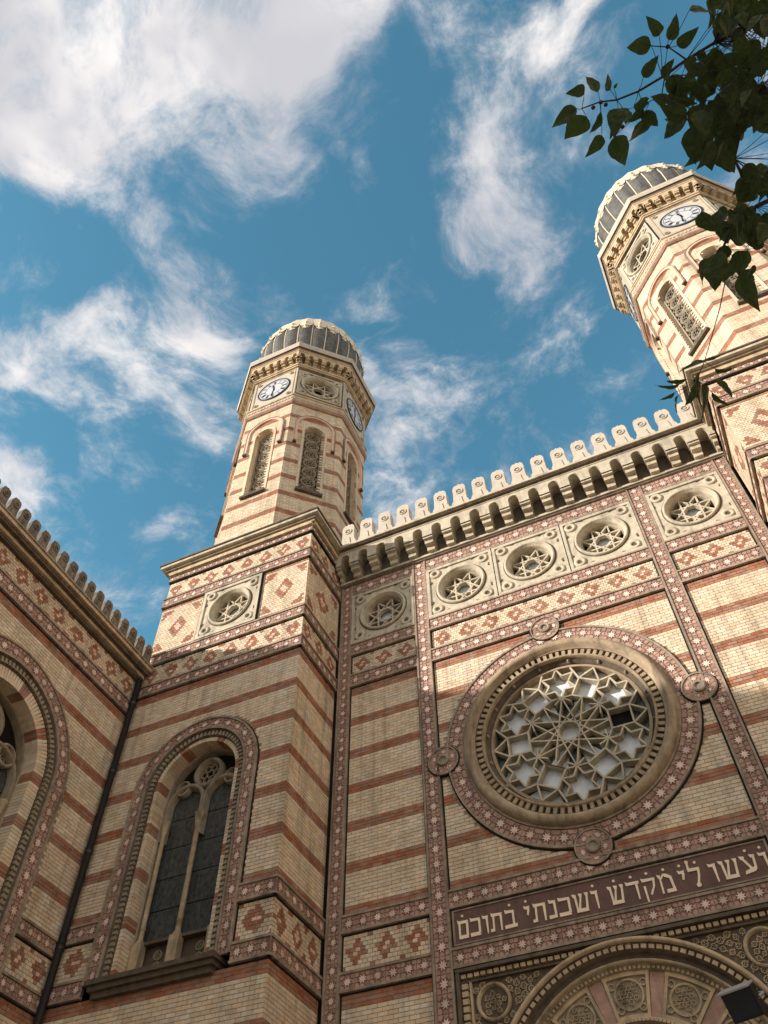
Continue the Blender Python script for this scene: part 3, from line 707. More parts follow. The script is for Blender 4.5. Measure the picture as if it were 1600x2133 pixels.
    G = {
     'vav': (.40, [[(0, 1), (.05, .80), (.36, .78), (.40, .95), (.14, .93)], [(.24, .80), (.38, .80), (.37, 0), (.30, -.02)]]),
     'yod': (.36, [[(0, 1), (.05, .80), (.32, .78), (.36, .95), (.14, .93)], [(.22, .80), (.35, .80), (.26, .44), (.17, .50)]]),
     'dalet': (.76, [[(0, 1.02), (.05, .80), (.76, .80), (.76, .95), (.14, .95)], [(.54, .80), (.68, .80), (.66, 0), (.58, 0)]]),
     'kaf': (.68, [[(0, 1.02), (.03, .80), (.60, .80), (.66, .93), (.12, .96)], [(.54, .82), (.67, .90), (.68, .12), (.55, .18)], [(0, 0), (0, .19), (.60, .19), (.68, .02), (.62, 0)]]),
     'bet': (.80, [[(0.04, 1.02), (.07, .80), (.58, .80), (.64, .93), (.16, .96)], [(.51, .82), (.64, .90), (.64, .17), (.52, .17)], [(0, 0), (0, .18), (.80, .20), (.78, .02)]]),
     'finalmem': (.72, [[(0, 1.04), (.04, .80), (.70, .80), (.72, .95), (.12, .96)], [(.57, .82), (.72, .82), (.70, 0), (.58, 0)], [(.08, 0), (.08, .18), (.60, .18), (.60, 0)], [(.08, .80), (.20, .80), (.20, .16), (.08, .16)]]),
     'tav': (.80, [[(.06, 1.02), (.10, .80), (.74, .80), (.79, .93), (.18, .96)], [(.63, .82), (.78, .86), (.75, 0), (.66, 0)], [(.17, .82), (.29, .82), (.25, .12), (.15, .12)], [(0, 0), (0, .15), (.25, .19), (.26, .02)]]),
     'nun': (.46, [[(.04, 1.02), (.08, .80), (.40, .80), (.45, .93), (.16, .96)], [(.31, .82), (.44, .86), (.45, .15), (.33, .15)], [(0, 0), (0, .18), (.44, .18), (.46, .02)]]),
     'shin': (.92, [[(0, 1), (.10, .82), (.24, .90), (.28, .20), (.18, .10), (.12, .82)], [(0, 1.0), (.06, .82), (.20, .80), (.24, .95)], [(.36, .98), (.42, .80), (.56, .82), (.58, .95)], [(.45, .82), (.54, .82), (.40, .15), (.28, .15)], [(.70, .98), (.76, .80), (.90, .82), (.92, .95)], [(.78, .82), (.89, .82), (.82, .12), (.70, .14)], [(.16, 0), (.18, .18), (.80, .18), (.84, 0)]]),
     'ayin': (.78, [[(0, 1), (.06, .80), (.22, .80), (.26, .94)], [(.11, .82), (.23, .82), (.50, .30), (.40, .22)], [(.48, 1), (.54, .80), (.72, .80), (.76, .94)], [(.62, .82), (.74, .86), (.70, .30), (.58, .24)], [(.08, .04), (.12, .20), (.62, .36), (.70, .26), (.60, .12)]]),
     'lamed': (.66, [[(.04, 1.42), (.02, 1.28), (.16, 1.22), (.20, 1.36)], [(.05, 1.28), (.15, 1.26), (.16, .92), (.05, .96)], [(.04, 1.02), (.05, .80), (.58, .80), (.65, .94), (.14, .97)], [(.52, .82), (.65, .90), (.60, .55), (.48, .52)], [(.48, .54), (.60, .56), (.46, .12), (.36, .14)], [(.40 + .12 * math.cos(t * .785), .06 + .12 * math.sin(t * .785)) for t in range(8)]]),
     'mem': (.86, [[(0, 1.02), (.05, .82), (.16, .80), (.20, .94)], [(.10, .84), (.20, .80), (.20, 0), (.10, 0)], [(.16, .80), (.22, .72), (.44, 1.0), (.34, 1.02)], [(.32, 1.0), (.40, .84), (.74, .68), (.78, .80), (.52, .98)], [(.64, .72), (.78, .78), (.86, .05), (.72, .1)], [(.36, 0), (.36, .18), (.80, .18), (.86, 0)]]),
     'qof': (.78, [[(0, 1.02), (.05, .80), (.70, .80), (.77, .93), (.14, .96)], [(.64, .82), (.77, .90), (.70, .48), (.58, .46)], [(.58, .48), (.70, .50), (.46, .08), (.36, .12)], [(.08, .58), (.20, .58), (.22, -.28), (.13, -.28)]])}
    words = [(['finalmem', 'kaf', 'vav', 'tav', 'bet'], -3.03, -1.78, (0, 4)), (['yod', 'tav', 'nun', 'kaf', 'shin', 'vav'], -1.63, -.13, (0, 5)), (['shin', 'dalet', 'qof', 'mem'], .06, 1.33, (0, 1, 2, 3)), (['yod', 'lamed'], 1.42, 1.84, (0, 1)), (['vav', 'shin', 'ayin', 'vav'], 1.98, 3.05, (2, 3))]
    for ls, x0, x1, dots in words:
        tot = sum(G[l][0] for l in ls) + .12 * (len(ls) - 1); sc = (x1 - x0) / tot; x = x0; H = .37; zb = 9.60
        for i, l in enumerate(ls):
            wd, polys = G[l]; mb = MB()
            for k, po in enumerate(polys): mb.prism(F, [(x + p[0] * sc, zb + p[1] * H) for p in po], -.04, -.016 + .0006 * k, 'letter_cream')
            if i in dots:
                cu = x + wd * sc * (.5 if l != 'lamed' else .75); cv = zb + H * 1.22
                mb.prism(F, [(cu + .028 * math.cos(t * math.pi / 3), cv + .028 * math.sin(t * math.pi / 3)) for t in range(6)], -.04, -.016, 'letter_cream')
            mb.build('letter', ins); x += (wd + .12) * sc
    # cornice and merlons
    cornice_run(root, F, -6.04, 6.04, 21.30, 22.52, .56, .645, name='cornice', stone='medallion_stone')
    mm = merlon_mesh(.57, 1.15, .26)
    for i in range(18):
        o = obj_of('merlon', mm, fr_matrix(F, -5.60 + .6605 * i, 22.52, .44), root)
    portal(root)
    return root
def carve(mb, fr, inside, us, vs_, n, mt='carved_stone', step=.17):
    """carved scrollwork: little rings and leaf lobes wherever inside() is true"""
    rng = random.Random(5)
    u = us[0]; row = 0
    while u < us[1]:
        v = vs_[0] + (row % 2) * step / 2
        while v < vs_[1]:
            if inside(u, v):
                r = step * rng.uniform(.36, .48)
                mb.sweep(fr, circ(u, v, 10), [(r, n), (r * .95, n + .03), (r * .68, n + .03), (r * .62, n)], mt, True, False)
                a = rng.uniform(0, 6.28)
                for k in range(3):
                    b = a + k * 2.09; mb.prism(fr, [(u + r * (x * math.cos(b) - y * math.sin(b)), v + r * (x * math.sin(b) + y * math.cos(b))) for x, y in ((.08, 0), (.35, -.2), (.6, 0), (.35, .2))], n, n + .024, mt)
                for k in range(2):
                    b = a + k * 3.1 + 1; mb.prism(fr, [(u + r * (x * math.cos(b) - y * math.sin(b)), v + r * (x * math.sin(b) + y * math.cos(b))) for x, y in ((1.0, -.16), (1.45, -.1), (1.3, .25), (1.0, .2))], n, n + .02, mt)
            v += step
        u += step * .9; row += 1
def portal(root):
    zc = 6.27; mb = MB(); A = circ(0, zc, 72, 0, math.pi)
    n = -.16
    plate_hole(mb, F, A, 2.7, -2.86, 2.86, zc, 8.80, n, 'dark_stone', False)
    for (a, b, c, d, q, mt) in ((-3.13, 3.13, 8.96, 9.02, .04, 'dark_stone'), (-3.13, 3.13, 8.80, 8.84, -.08, 'dark_stone'), (-3.13, -3.06, 5, 8.96, .03, 'dark_stone'), (3.06, 3.13, 5, 8.96, .03, 'dark_stone'), (-2.90, -2.86, 5, 8.80, -.08, 'stone'), (2.86, 2.90, 5, 8.80, -.08, 'stone')):
        mb.box(F, a, b, c, d, -.3, q, mt)
    mb.box(F, -3.06, 3.06, 8.84, 8.96, -.3, -.12, 'dark_stone'); mb.box(F, -3.06, -2.90, 5, 8.84, -.3, -.12, 'dark_stone'); mb.box(F, 2.90, 3.06, 5, 8.84, -.3, -.12, 'dark_stone')
    pt = mb.build('portal_arch', root)
    mb = MB()
    for i in range(46): mb.box(F, -3.04 + i * .1335, -3.04 + i * .1335 + .095, 8.865, 8.935, -.13, -.03, 'stone')
    for e in (-1, 1):
        for i in range(24): a, b = sorted((e * 2.92, e * 3.04)); mb.box(F, a, b, 5.6 + i * .1335, 5.6 + i * .1335 + .095, -.13, -.03, 'stone')
    mb.build('bead_course', pt)['kind'] = 'stuff'
    mb = MB()
    carve(mb, F, lambda u, v: math.hypot(u, v - zc) > 2.80 and math.hypot(abs(u) - 2.46, v - 8.40) > .37, (-2.8, 2.8), (7.0, 8.76), n, step=.15)
    for e in (-1, 1):
        mb.sweep(F, circ(e * 2.46, 8.40, 28), [(.34, n), (.34, n + .06), (.29, n + .07), (.27, n)], 'carved_stone', True, True)
        carve(mb, F, lambda u, v: math.hypot(abs(u) - 2.46, v - 8.40) < .22, ((2.1 if e > 0 else -2.8), (2.8 if e > 0 else -2.1)), (8.0, 8.8), n, step=.12)
    o = mb.build('carved_spandrel', pt); o['kind'] = 'stuff'
    mb = MB()
    mb.sweep(F, A, [(2.72, n), (2.72, .0), (2.69, .05), (2.64, .05), (2.62, -.01)], 'stone', False, True)
    mb.sweep(F, A, [(2.62, -.01), (2.60, -.06), (2.50, -.06), (2.47, -.14), (2.44, -.18), (2.40, -.16), (2.37, -.10)], 'dark_stone', False, True)
    mb.sweep(F, A, [(2.37, -.10), (2.34, -.07), (2.31, -.11), (2.30, -.2), (2.22, -.2), (2.22, -.3)], 'carved_stone', False, True)
    mb.build('archivolt', pt)
    mb = MB()
    for i in range(58): a = math.pi * (i + .5) / 58; dentils(mb, F, [(2.55 * math.cos(a), zc + 2.55 * math.sin(a), a + math.pi / 2, .095, .07)], 0, -.08, -.015, 'stone')
    for i in range(84): a = math.pi * (i + .5) / 84; dentils(mb, F, [(2.26 * math.cos(a), zc + 2.26 * math.sin(a), a + math.pi / 2, .05, .055)], 0, -.22, -.165, 'carved_stone')
    mb.build('bead_ring', pt)['kind'] = 'stuff'
    nv = -.27
    for k in range(-3, 4):
        a = math.pi / 2 + k * math.pi / 6
        if a < -.1 or a > math.pi + .1: continue
        h = R(11.3); mb = MB(); q = 8
        sec = [(0, zc, math.cos(a - h + 2 * h * i / q), math.sin(a - h + 2 * h * i / q)) for i in range(q + 1)]
        mb.sweep(F, sec, [(2.22, nv), (1.45, nv)], 'grey_stone', False, False)
        mb.sweep(F, sec, [(2.22, nv), (2.22, nv + .05), (2.15, nv + .05), (2.14, nv)], 'stone', False, False); mb.sweep(F, sec, [(1.53, nv), (1.52, nv + .05), (1.45, nv + .05), (1.45, nv)], 'stone', False, False)
        for e in (-1, 1):
            t = a + e * (h - .016); bar(mb, F, (1.46 * math.cos(t), zc + 1.46 * math.sin(t)), (2.2 * math.cos(t), zc + 2.2 * math.sin(t)), .055, nv, nv + .048, 'stone')
        cu, cv = 1.85 * math.cos(a), zc + 1.85 * math.sin(a)
        mb.sweep(F, circ(cu, cv, 24), [(.27, nv), (.27, nv + .035), (.235, nv + .04), (.22, nv)], 'carved_stone', True, False)
        carve(mb, F, lambda u, v: math.hypot(u - cu, v - cv) < .2, (cu - .3, cu + .3), (cv - .3, cv + .3), nv, step=.115)
        for r_, t_ in ((2.04, .72), (2.04, -.72), (1.63, .62), (1.63, -.62)):
            t = a + h * t_; mb.sweep(F, circ(r_ * math.cos(t), zc + r_ * math.sin(t), 10), [(.07, nv), (.07, nv + .03), (.045, nv + .03), (.04, nv)], 'carved_stone', True, False)
        o = mb.build('carved_voussoir', pt)
        for e in (-1,) if k > -3 else (-1, 1):
            b = a + e * math.pi / 12; h2 = R(3.5)
            if b < 0 or b > math.pi: continue
            mb = MB(); mb.sweep(F, [(0, zc, math.cos(b - h2 + 2 * h2 * i / 2), math.sin(b - h2 + 2 * h2 * i / 2)) for i in range(3)], [(2.22, nv + .012), (1.45, nv + .012)], 'tile_rose', False, False); mb.build('terracotta_voussoir', pt)
    mb = MB(); mb.sweep(F, A, [(1.45, nv - .02), (1.45, nv + .09), (1.40, nv + .11), (1.36, nv + .06), (1.36, nv - .4)], 'stone', False, True)
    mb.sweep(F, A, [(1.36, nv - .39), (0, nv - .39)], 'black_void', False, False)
    mb.sweep(F, A, [(2.25, nv - .05), (1.40, nv - .05)], 'dark_stone', False, False)
    for i in range(64): a = math.pi * (i + .5) / 64; dentils(mb, F, [(1.40 * math.cos(a), zc + 1.40 * math.sin(a), a + math.pi / 2, .05, .05)], 0, nv + .09, nv + .135, 'stone')
    mb.build('inner_arch', pt)
    mb = MB()
    for (a, b, q) in ((-2.9, -1.36, -.2), (1.36, 2.9, -.2)): mb.box(F, a, b, 0, zc, -.6, q, 'carved_stone')
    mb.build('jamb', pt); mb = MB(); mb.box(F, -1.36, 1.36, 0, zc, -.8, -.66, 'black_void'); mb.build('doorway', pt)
facade()
# ================================================================== towers
LV = (9.03, 9.43, 10.23, 10.62, 17.01, 17.41, 18.17, 18.58, 20.66, 21.08, 21.85, 22.25)
def tower_face(W_, fr, a, b, hole=None, med=False, low=7.2, win=None, ea=True, eb=True):
    """bands, diapers and brick fields of one face of the square base; ea/eb: outside corner at that end"""
    n0 = -.062; g = .036; a2, b2 = (a + .045 if ea else a + g), (b - .045 if eb else b - g)
    L = LV
    for v0, v1 in ((L[4], L[5]), (L[6], L[7]), (L[8], L[9])): W_.band(fr, a, b, v0, v1, n=0)
    lows = [(a, b)] if win is None else [(a, -win), (win, b)]
    for (p, q) in lows:
        W_.band(fr, p, q, L[0], L[1]); W_.band(fr, p, q, L[2], L[3])
        p2 = a2 if p == a else p + .03; q2 = b2 if q == b else q - .03
        W_.field(fr, p2, q2, L[1] + g, L[2] - g, n0, diaper(p, q, L[1], L[2], max(1, round((q - p) / .72))), L_=.1125)
    W_.field(fr, a2, b2, low, L[0] - g, n0, stripes(0), [])
    W_.field(fr, a2, b2, L[3] + g, L[4] - g, n0, stripes(0), [hole] if hole else [])
    for v0, v1 in ((L[5], L[6]), (L[9], L[10])): W_.field(fr, a2, b2, v0 + g, v1 - g, n0, diaper(a, b, v0, v1, max(2, round((b - a) / .70))), L_=.1125)
    mb = MB(); mb.box(fr, a, b, L[10], L[10] + .03, -.1, .0, 'dark_joint'); mb.box(fr, a, b, L[11] - .12, L[11], -.1, .10, 'stone', True); mb.build('frieze_moulding', W_.root); W_.band(fr, a, b, L[10] + .03, L[11] - .12, n=.01, rail=.03)
    if med:
        for p, q in ((a, -1.04), (1.04, b)):
            W_.field(fr, a2 if p == a else p + g, b2 if q == b else q - g, L[7] + g, L[8] - g, n0, bigdiamond(p, q, L[7], L[8]), L_=.1125)
    else: W_.field(fr, a2, b2, L[7] + g, L[8] - g, n0, bigdiamond(a, b, L[7], L[8]), L_=.1125)
def clock(root, fr, z, n):
    mb = MB(); mb.sweep(fr, circ(0, z, 40), [(.78, n - .05), (.78, n + .03), (.74, n + .05), (.71, n + .02)], 'clock_black', True, True); o = mb.build('clock', root)
    mb = MB(); mb.sweep(fr, circ(0, z, 40), [(.71, n + .02), (0, n + .02)], 'clock_white', True, False); mb.build('dial', o)
    mb = MB(); mb.sweep(fr, circ(0, z, 40), [(.66, n + .018), (.66, n + .026), (.645, n + .026), (.645, n + .018)], 'clock_black', True, False)
    mb.sweep(fr, circ(0, z, 40), [(.42, n + .018), (.42, n + .026), (.405, n + .026), (.405, n + .018)], 'clock_black', True, False)
    mb.build('chapter_ring', o)
    rom = ['XII', 'I', 'II', 'III', 'IIII', 'V', 'VI', 'VII', 'VIII', 'IX', 'X', 'XI']
    for h, t in enumerate(rom):
        mb = MB(); a = math.pi / 2 - h * math.pi / 6; c, s_ = math.cos(a), math.sin(a); wd = {'I': .030, 'V': .060, 'X': .060}
        x = -sum(wd[k] for k in t) / 2
        def q(px, py): return (c * py + s_ * px, z + s_ * py - c * px)
        for k in t:
            x0, x1 = x + .006, x + wd[k] - .006; r0, r1 = .44, .62
            if k == 'I': bar(mb, fr, q((x0 + x1) / 2, r0), q((x0 + x1) / 2, r1), .016, n + .018, n + .027, 'clock_black')
            elif k == 'V': bar(mb, fr, q((x0 + x1) / 2, r0), q(x0, r1), .016, n + .018, n + .027, 'clock_black'); bar(mb, fr, q((x0 + x1) / 2, r0), q(x1, r1), .012, n + .018, n + .028, 'clock_black')
            else: bar(mb, fr, q(x0, r0), q(x1, r1), .012, n + .018, n + .027, 'clock_black'); bar(mb, fr, q(x1, r0), q(x0, r1), .016, n + .018, n + .028, 'clock_black')
            x += wd[k]
        mb.build('numeral', o)
    for L_, w, ang in ((.36, .055, 100), (.56, .04, 262)):
        mb = MB(); a = R(ang); c, s_ = math.cos(a), math.sin(a)
        P = [(-.12, -w / 2), (L_ * .6, -w * .5), (L_ * .75, -w * .95), (L_, 0), (L_ * .75, w * .95), (L_ * .6, w * .5), (-.12, w / 2)]
        mb.prism(fr, [(c * x - s_ * y, z + s_ * x + c * y) for x, y in P], n + .03, n + .042, 'clock_black'); mb.build('hand', o)
def tower(xc, inner, name, label):
    root = thing(name, label, 'tower', 'clock towers of the synagogue')
    W_ = Wall(root)
    Ff = Fr((xc, -2.1, 0), (0, -1, 0)); hw = 2.64
    Fs = Fr((xc + inner * hw, 0, 0), (inner, 0, 0)); ua, ub = (-2.1, 0) if inner > 0 else (0, 2.1)
    Fo = Fr((xc - inner * hw, 0, 0), (-inner, 0, 0))
    VS, VB, RG = 13.70, 9.25, (1.74, 1.38, 1.20, 1.08); n0 = -.062
    mb = MB()
    A = arch(0, VS, VB, 36, 1)
    plate_hole(mb, Ff, A, RG[2] + .05, -hw + .08, hw - .08, VB, 18.56, n0, 'mortar', False)
    mb.box(Ff, -hw + .08, hw - .08, 0, VB - .3, -.5, n0, 'mortar'); mb.box(Ff, -hw + .08, hw - .08, 20.68, 22.25, -.6, n0, 'mortar', True)
    for p, q in ((-hw + .08, -1.04), (1.04, hw - .08)): mb.box(Ff, p, q, 18.56, 20.68, -.6, n0, 'mortar')
    mb.box(Fs, ua + (.085 if inner > 0 else 0), ub - (0 if inner > 0 else .085), 0, 22.25, -.5, n0, 'mortar')
    uo = (-3.0, 2.01) if inner > 0 else (-2.01, 3.0)
    mb.box(Fo, uo[0], uo[1], 0, 22.25, -.5, n0, 'mortar')
    mb.box(Fr((xc, -.9, 0), (0, -1, 0)), -hw + .3, hw - .3, 0, 22.25, -3.5, 0, 'mortar', True)
    wall = mb.build('wall', root)
    tower_face(W_, Ff, -hw, hw, hole=lambda u, v: (abs(u) < RG[0] + .03 and v < VS) or math.hypot(u, v - VS) < RG[0] + .03, med=True, win=RG[0])
    tower_face(W_, Fs, ua, ub, ea=inner > 0, eb=inner < 0)
    arch_window(W_, Ff, 0, VS, VB, RG)
    medallion(root, Ff, 0.02, 19.63, 1.0, 0, hu=1.02)
    # base cornice
    mb = MB(); yb = 3.2
    for z0, z1, e, mt in ((22.25, 22.33, .08, 'stone'), (22.33, 22.41, .15, 'grey_stone'), (22.41, 22.52, .27, 'medallion_stone'), (22.52, 22.58, .31, 'dark_stone')):
        fr0 = Fr((xc, .55, 0), (0, -1, 0)); mb.box(fr0, -hw - e, hw + e, z0, z1, -2.7, 2.65 + e, mt, True)
    mb.build('base_cornice', root)
    # octagon
    oc = Vector((xc, .51, 0)); ap = 2.56; hs = ap * math.tan(math.pi / 8)
    rr = 1 / math.cos(math.pi / 8); a8 = math.pi / 8
    mb = MB(); fcs = []
    for k in range(8):
        a = k * math.pi / 4; Nn = Vector((math.cos(a), math.sin(a), 0)); fr = Fr(oc + Nn * ap, Nn)
        vis = (CAM - (oc + Nn * ap)).dot(Nn) > -3
        fcs.append((k, fr, vis))
        if vis: plate_hole(mb, fr, arch(0, 29.30, 25.40, 20, 1), .42, -hs + .01, hs - .01, 25.40, 31.2, -.03, 'mortar', False); mb.box(fr, -hs + .01, hs - .01, 22.5, 25.40, -.3, -.03, 'mortar')
        else: mb.box(fr, -hs, hs, 22.5, 31.2, -.3, -.03, 'cream_brick')
    mb.lathe(oc, [((ap - .45) * rr, 22.5), ((ap - .45) * rr, 31.2)], 'mortar', 8, False, a8)
    shaft = mb.build('octagon_shaft', root)
    def col(i, u, v):
        q = (30.30 - v) / 1.04
        return 'red_brick' if q > 0 and (q % 1) < .245 else 'cream_brick'
    for k, fr, vis in fcs:
        if not vis: continue
        W_.field(fr, -hs + .004, hs - .004, 22.64, 31.15, -.03, col, [lambda u, v: (abs(u) < .40 and 25.3 < v < 29.30) or math.hypot(u, v - 29.30) < .40])
        mb = MB(); A = arch(0, 29.30, 25.40, 20, 1)
        mb.sweep(fr, A, [(.50, -.03), (.50, .012), (.41, .012), (.40, -.1), (.38, -.34)], 'cream_brick', False, False)
        w = mb.build('lancet_window', root)
        mb = MB(); A2 = arch(0, 29.62, 28.32, 22, 1)
        mb.sweep(fr, A2, [(.79, -.03), (.79, .05), (.70, .055), (.69, -.02)], 'pink_brick', False, False)
        mb.sweep(fr, A2, [(.835, -.02), (.835, .06), (.79, .07), (.79, .02)], 'rail_stone', False, False)
        for e in (-1, 1): mb.box(fr, e * .76 - .07, e * .76 + .07, 28.24, 28.34, -.02, .09, 'dark_stone', True)
        mb.build('hood_mould', w)
        mb = MB(); mb.box(fr, -.5, .5, 25.28, 25.40, -.3, .10, 'dark_stone', True); mb.build('sill', w)
        mb = MB()
        for q in range(7): quatrefoil(mb, fr, 0, 25.72 + .60 * q, .30 if q < 6 else .33, -.30, -.24, 'grey_stone', 5)
        for e in (-1, 1): mb.box(fr, e * .35 - .03, e * .35 + .03, 25.4, 29.4, -.30, -.22, 'grey_stone')
        for q in range(6):
            for e in (-1, 1):
                mb.sweep(fr, circ(e * .24, 26.02 + .60 * q, 8), [(.085, -.30), (.085, -.25), (.05, -.25), (.045, -.30)], 'grey_stone', True, False)
        mb.build('tracery', w)
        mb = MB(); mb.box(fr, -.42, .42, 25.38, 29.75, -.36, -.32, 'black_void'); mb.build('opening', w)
    W_.finish(wall)
    # mouldings round the octagon
    mb = MB()
    def ring(prof, mt): mb.lathe(oc, [(q * rr, z) for q, z in prof], mt, 8, False, a8)
    ring([(ap - .1, 31.05), (ap + .04, 31.05), (ap + .10, 31.12), (ap + .10, 31.2), (ap + .02, 31.22)], 'tile_rose')
    ring([(ap + .02, 31.22), (ap + .02, 31.30)], 'dark_joint')
    ring([(ap + .02, 31.30), (ap + .05, 31.31), (ap + .05, 31.62), (ap + .09, 31.64), (ap + .09, 31.72), (ap + .02, 31.73), (ap - .1, 31.73)], 'stone')
    ring([(ap - .3, 34.18), (ap + .06, 34.18), (ap + .06, 34.26), (ap + .10, 34.28), (ap + .10, 34.40), (ap + .0, 34.42), (ap + .0, 35.3)], 'stone')
    ring([(ap - .1, 35.12), (ap + .32, 35.12), (ap + .32, 35.20), (ap + .36, 35.22)], 'stone')
    ring([(ap + .36, 35.22), (ap + .36, 35.30), (ap + .42, 35.32)], 'dark_stone')
    ring([(ap + .42, 35.32), (ap + .46, 35.50), (ap + .46, 35.64), (ap + .3, 35.70), (.5, 35.74)], 'pale_stone')
    mb.build('octagon_cornice', root)
    for k, fr, vis in fcs:
        if not vis:
            mb = MB(); mb.box(fr, -hs, hs, 31.7, 35.2, -.3, 0, 'stone'); mb.build('frieze_panel', root); continue
        if k % 2 == 0:
            mb = MB(); mb.box(fr, -hs, hs, 31.72, 34.2, -.3, -.005, 'pale_stone'); o = mb.build('frieze_panel', root)
            mb = MB()
            for (a, b, c, d) in ((-hs + .1, -hs + .14, 31.85, 34.1), (hs - .14, hs - .1, 31.85, 34.1), (-hs + .14, hs - .14, 31.85, 31.89), (-hs + .14, hs - .14, 34.06, 34.1)): mb.box(fr, a, b, c, d, -.01, .02, 'stone')
            for e in (-1, 1):
                for f in (-1, 1): mb.sweep(fr, circ(e * .78, 32.96 + f * .88, 10), [(.10, -.006), (.10, .03), (.05, .03), (.04, -.004), (0, -.004)], 'grey_stone', True, False)
            mb.build('panel_border', o)
            clock(root, fr, 32.96, .0)
        else: medallion(root, fr, 0, 32.95, 1.0, 0, hu=.98, rf=.70, glass='black_void')
        mb = MB()
        for i in range(15):
            c = -hs + 2 * hs * (i + .5) / 15; mb.box(fr, c - .04, c + .04, 31.40, 31.54, .03, .075, 'pale_stone')
        mb.build('bead_course', root)['kind'] = 'stuff'
        # bracket cornice
        wf = (ap + .30) * math.tan(a8); kk = 6; st = 2 * wf / kk
        for i in range(kk):
            mb = MB(); c = -wf + st * (i + .5); A = arch(c, 34.90, 34.72, 8, 1)
            plate_hole(mb, fr, A, st * .24, c - st / 2, c + st / 2, 34.72, 35.14, .30, 'stone', False); mb.sweep(fr, A, [(st * .24, .30), (st * .24, .0)], 'stone', False, False); mb.build('corbel_arch', root)
        for i in range(kk + 1):
            t = -1 + 2 * i / kk; c = hs * t * 1.05; mb = MB(); b = .10
            mb.box(fr, c - b, c + b, 34.62, 34.74, 0, .28, 'stone', True); mb.box(fr, c - b + .015, c + b - .015, 34.50, 34.62, 0, .19, 'stone', True); mb.box(fr, c - b + .03, c + b - .03, 34.40, 34.50, 0, .12, 'stone', True); mb.build('bracket', root)
    # gored dome
    prof = [(2.02, 35.70), (2.20, 36.2), (2.36, 36.8), (2.47, 37.5), (2.52, 38.2), (2.50, 38.9), (2.40, 39.7), (2.16, 40.4), (1.8, 40.95), (1.35, 41.35), (.9, 41.62), (.5, 41.8), (.3, 42.0), (.18, 42.2)]
    G_ = 24; q = 6; mb = MB(); K = G_ * q; b = len(mb.v); mi = mb.mi('lead_grey')
    for j in range(K):
        a = 2 * math.pi * j / K; f = 1 + .04 * (math.sin(math.pi * (j % q) / q))
        for r, z in prof: mb.v.append((oc.x + r * f * math.cos(a), oc.y + r * f * math.sin(a), z))
    nn = len(prof)
    for j in range(K):
        for i in range(nn - 1): mb.f.append((b + j * nn + i, b + ((j + 1) % K) * nn + i, b + ((j + 1) % K) * nn + i + 1, b + j * nn + i + 1)); mb.m.append(mi); mb.sm.append(False)
    dome = mb.build('dome', root)
    for g_ in range(G_):
        a = 2 * math.pi * g_ / G_; c, s_ = math.cos(a), math.sin(a); mb = MB()
        mb.tube([(oc.x + (r + .015) * c, oc.y + (r + .015) * s_, z) for r, z in prof[:12]], [.028] * 9 + [.025, .02, .01], 'gold_leaf', 5); mb.build('rib', dome)
        # gilded petal hanging over each gore
        mb = MB(); am = a + math.pi / G_
        fr = Fr((oc.x, oc.y, 0), (math.cos(am), math.sin(am), 0))
        def rad(z):
            for (r0, z0), (r1, z1) in zip(prof, prof[1:]):
                if z0 <= z <= z1: return (r0 + (r1 - r0) * (z - z0) / (z1 - z0)) * 1.03
            return 1.
        wv = .31; rows = [(40.30, wv, 1), (39.75, wv * 1.04, 1), (39.17, wv * 1.04, 1), (38.98, wv * .98, 1), (38.85, wv * .70, 1), (38.76, wv * .60, 1), (38.57, wv * .46, 1), (38.47, wv * .22, 1), (38.43, .02, 1)]
        for (z0, w0, _), (z1, w1, _) in zip(rows, rows[1:]):
            r0, r1 = rad(z0) + .05, rad(z1) + .05
            mb.face([fr.p(-w0, z0, r0 - .07), fr.p(0, z0, r0), fr.p(0, z1, r1), fr.p(-w1, z1, r1 - .07 * w1 / wv)][::-1], 'gold_leaf'); mb.face([fr.p(0, z0, r0), fr.p(w0, z0, r0 - .07), fr.p(w1, z1, r1 - .07 * w1 / wv), fr.p(0, z1, r1)][::-1], 'gold_leaf')
        for z0, dr in ((39.2, .08), (38.8, .07)):
            p = fr.p(0, z0, rad(z0) + dr); mb.tube([p - fr.N * .06, p, p + fr.N * .04], [.10, .09, .02], 'gold_leaf', 7)
        mb.build('petal', dome)
    mb = MB(); mb.lathe(oc, [(.18, 42.1), (.32, 42.25), (.34, 42.45), (.16, 42.6), (.08, 42.8), (.02, 43.2)], 'gold_leaf', 12); mb.build('finial', dome)
    return root
tower(-8.69, 1, 'clock_tower', 'left clock tower with onion dome, rising beside the lower side wing')
tower(8.69, -1, 'clock_tower', 'right clock tower half hidden behind the tree leaves')
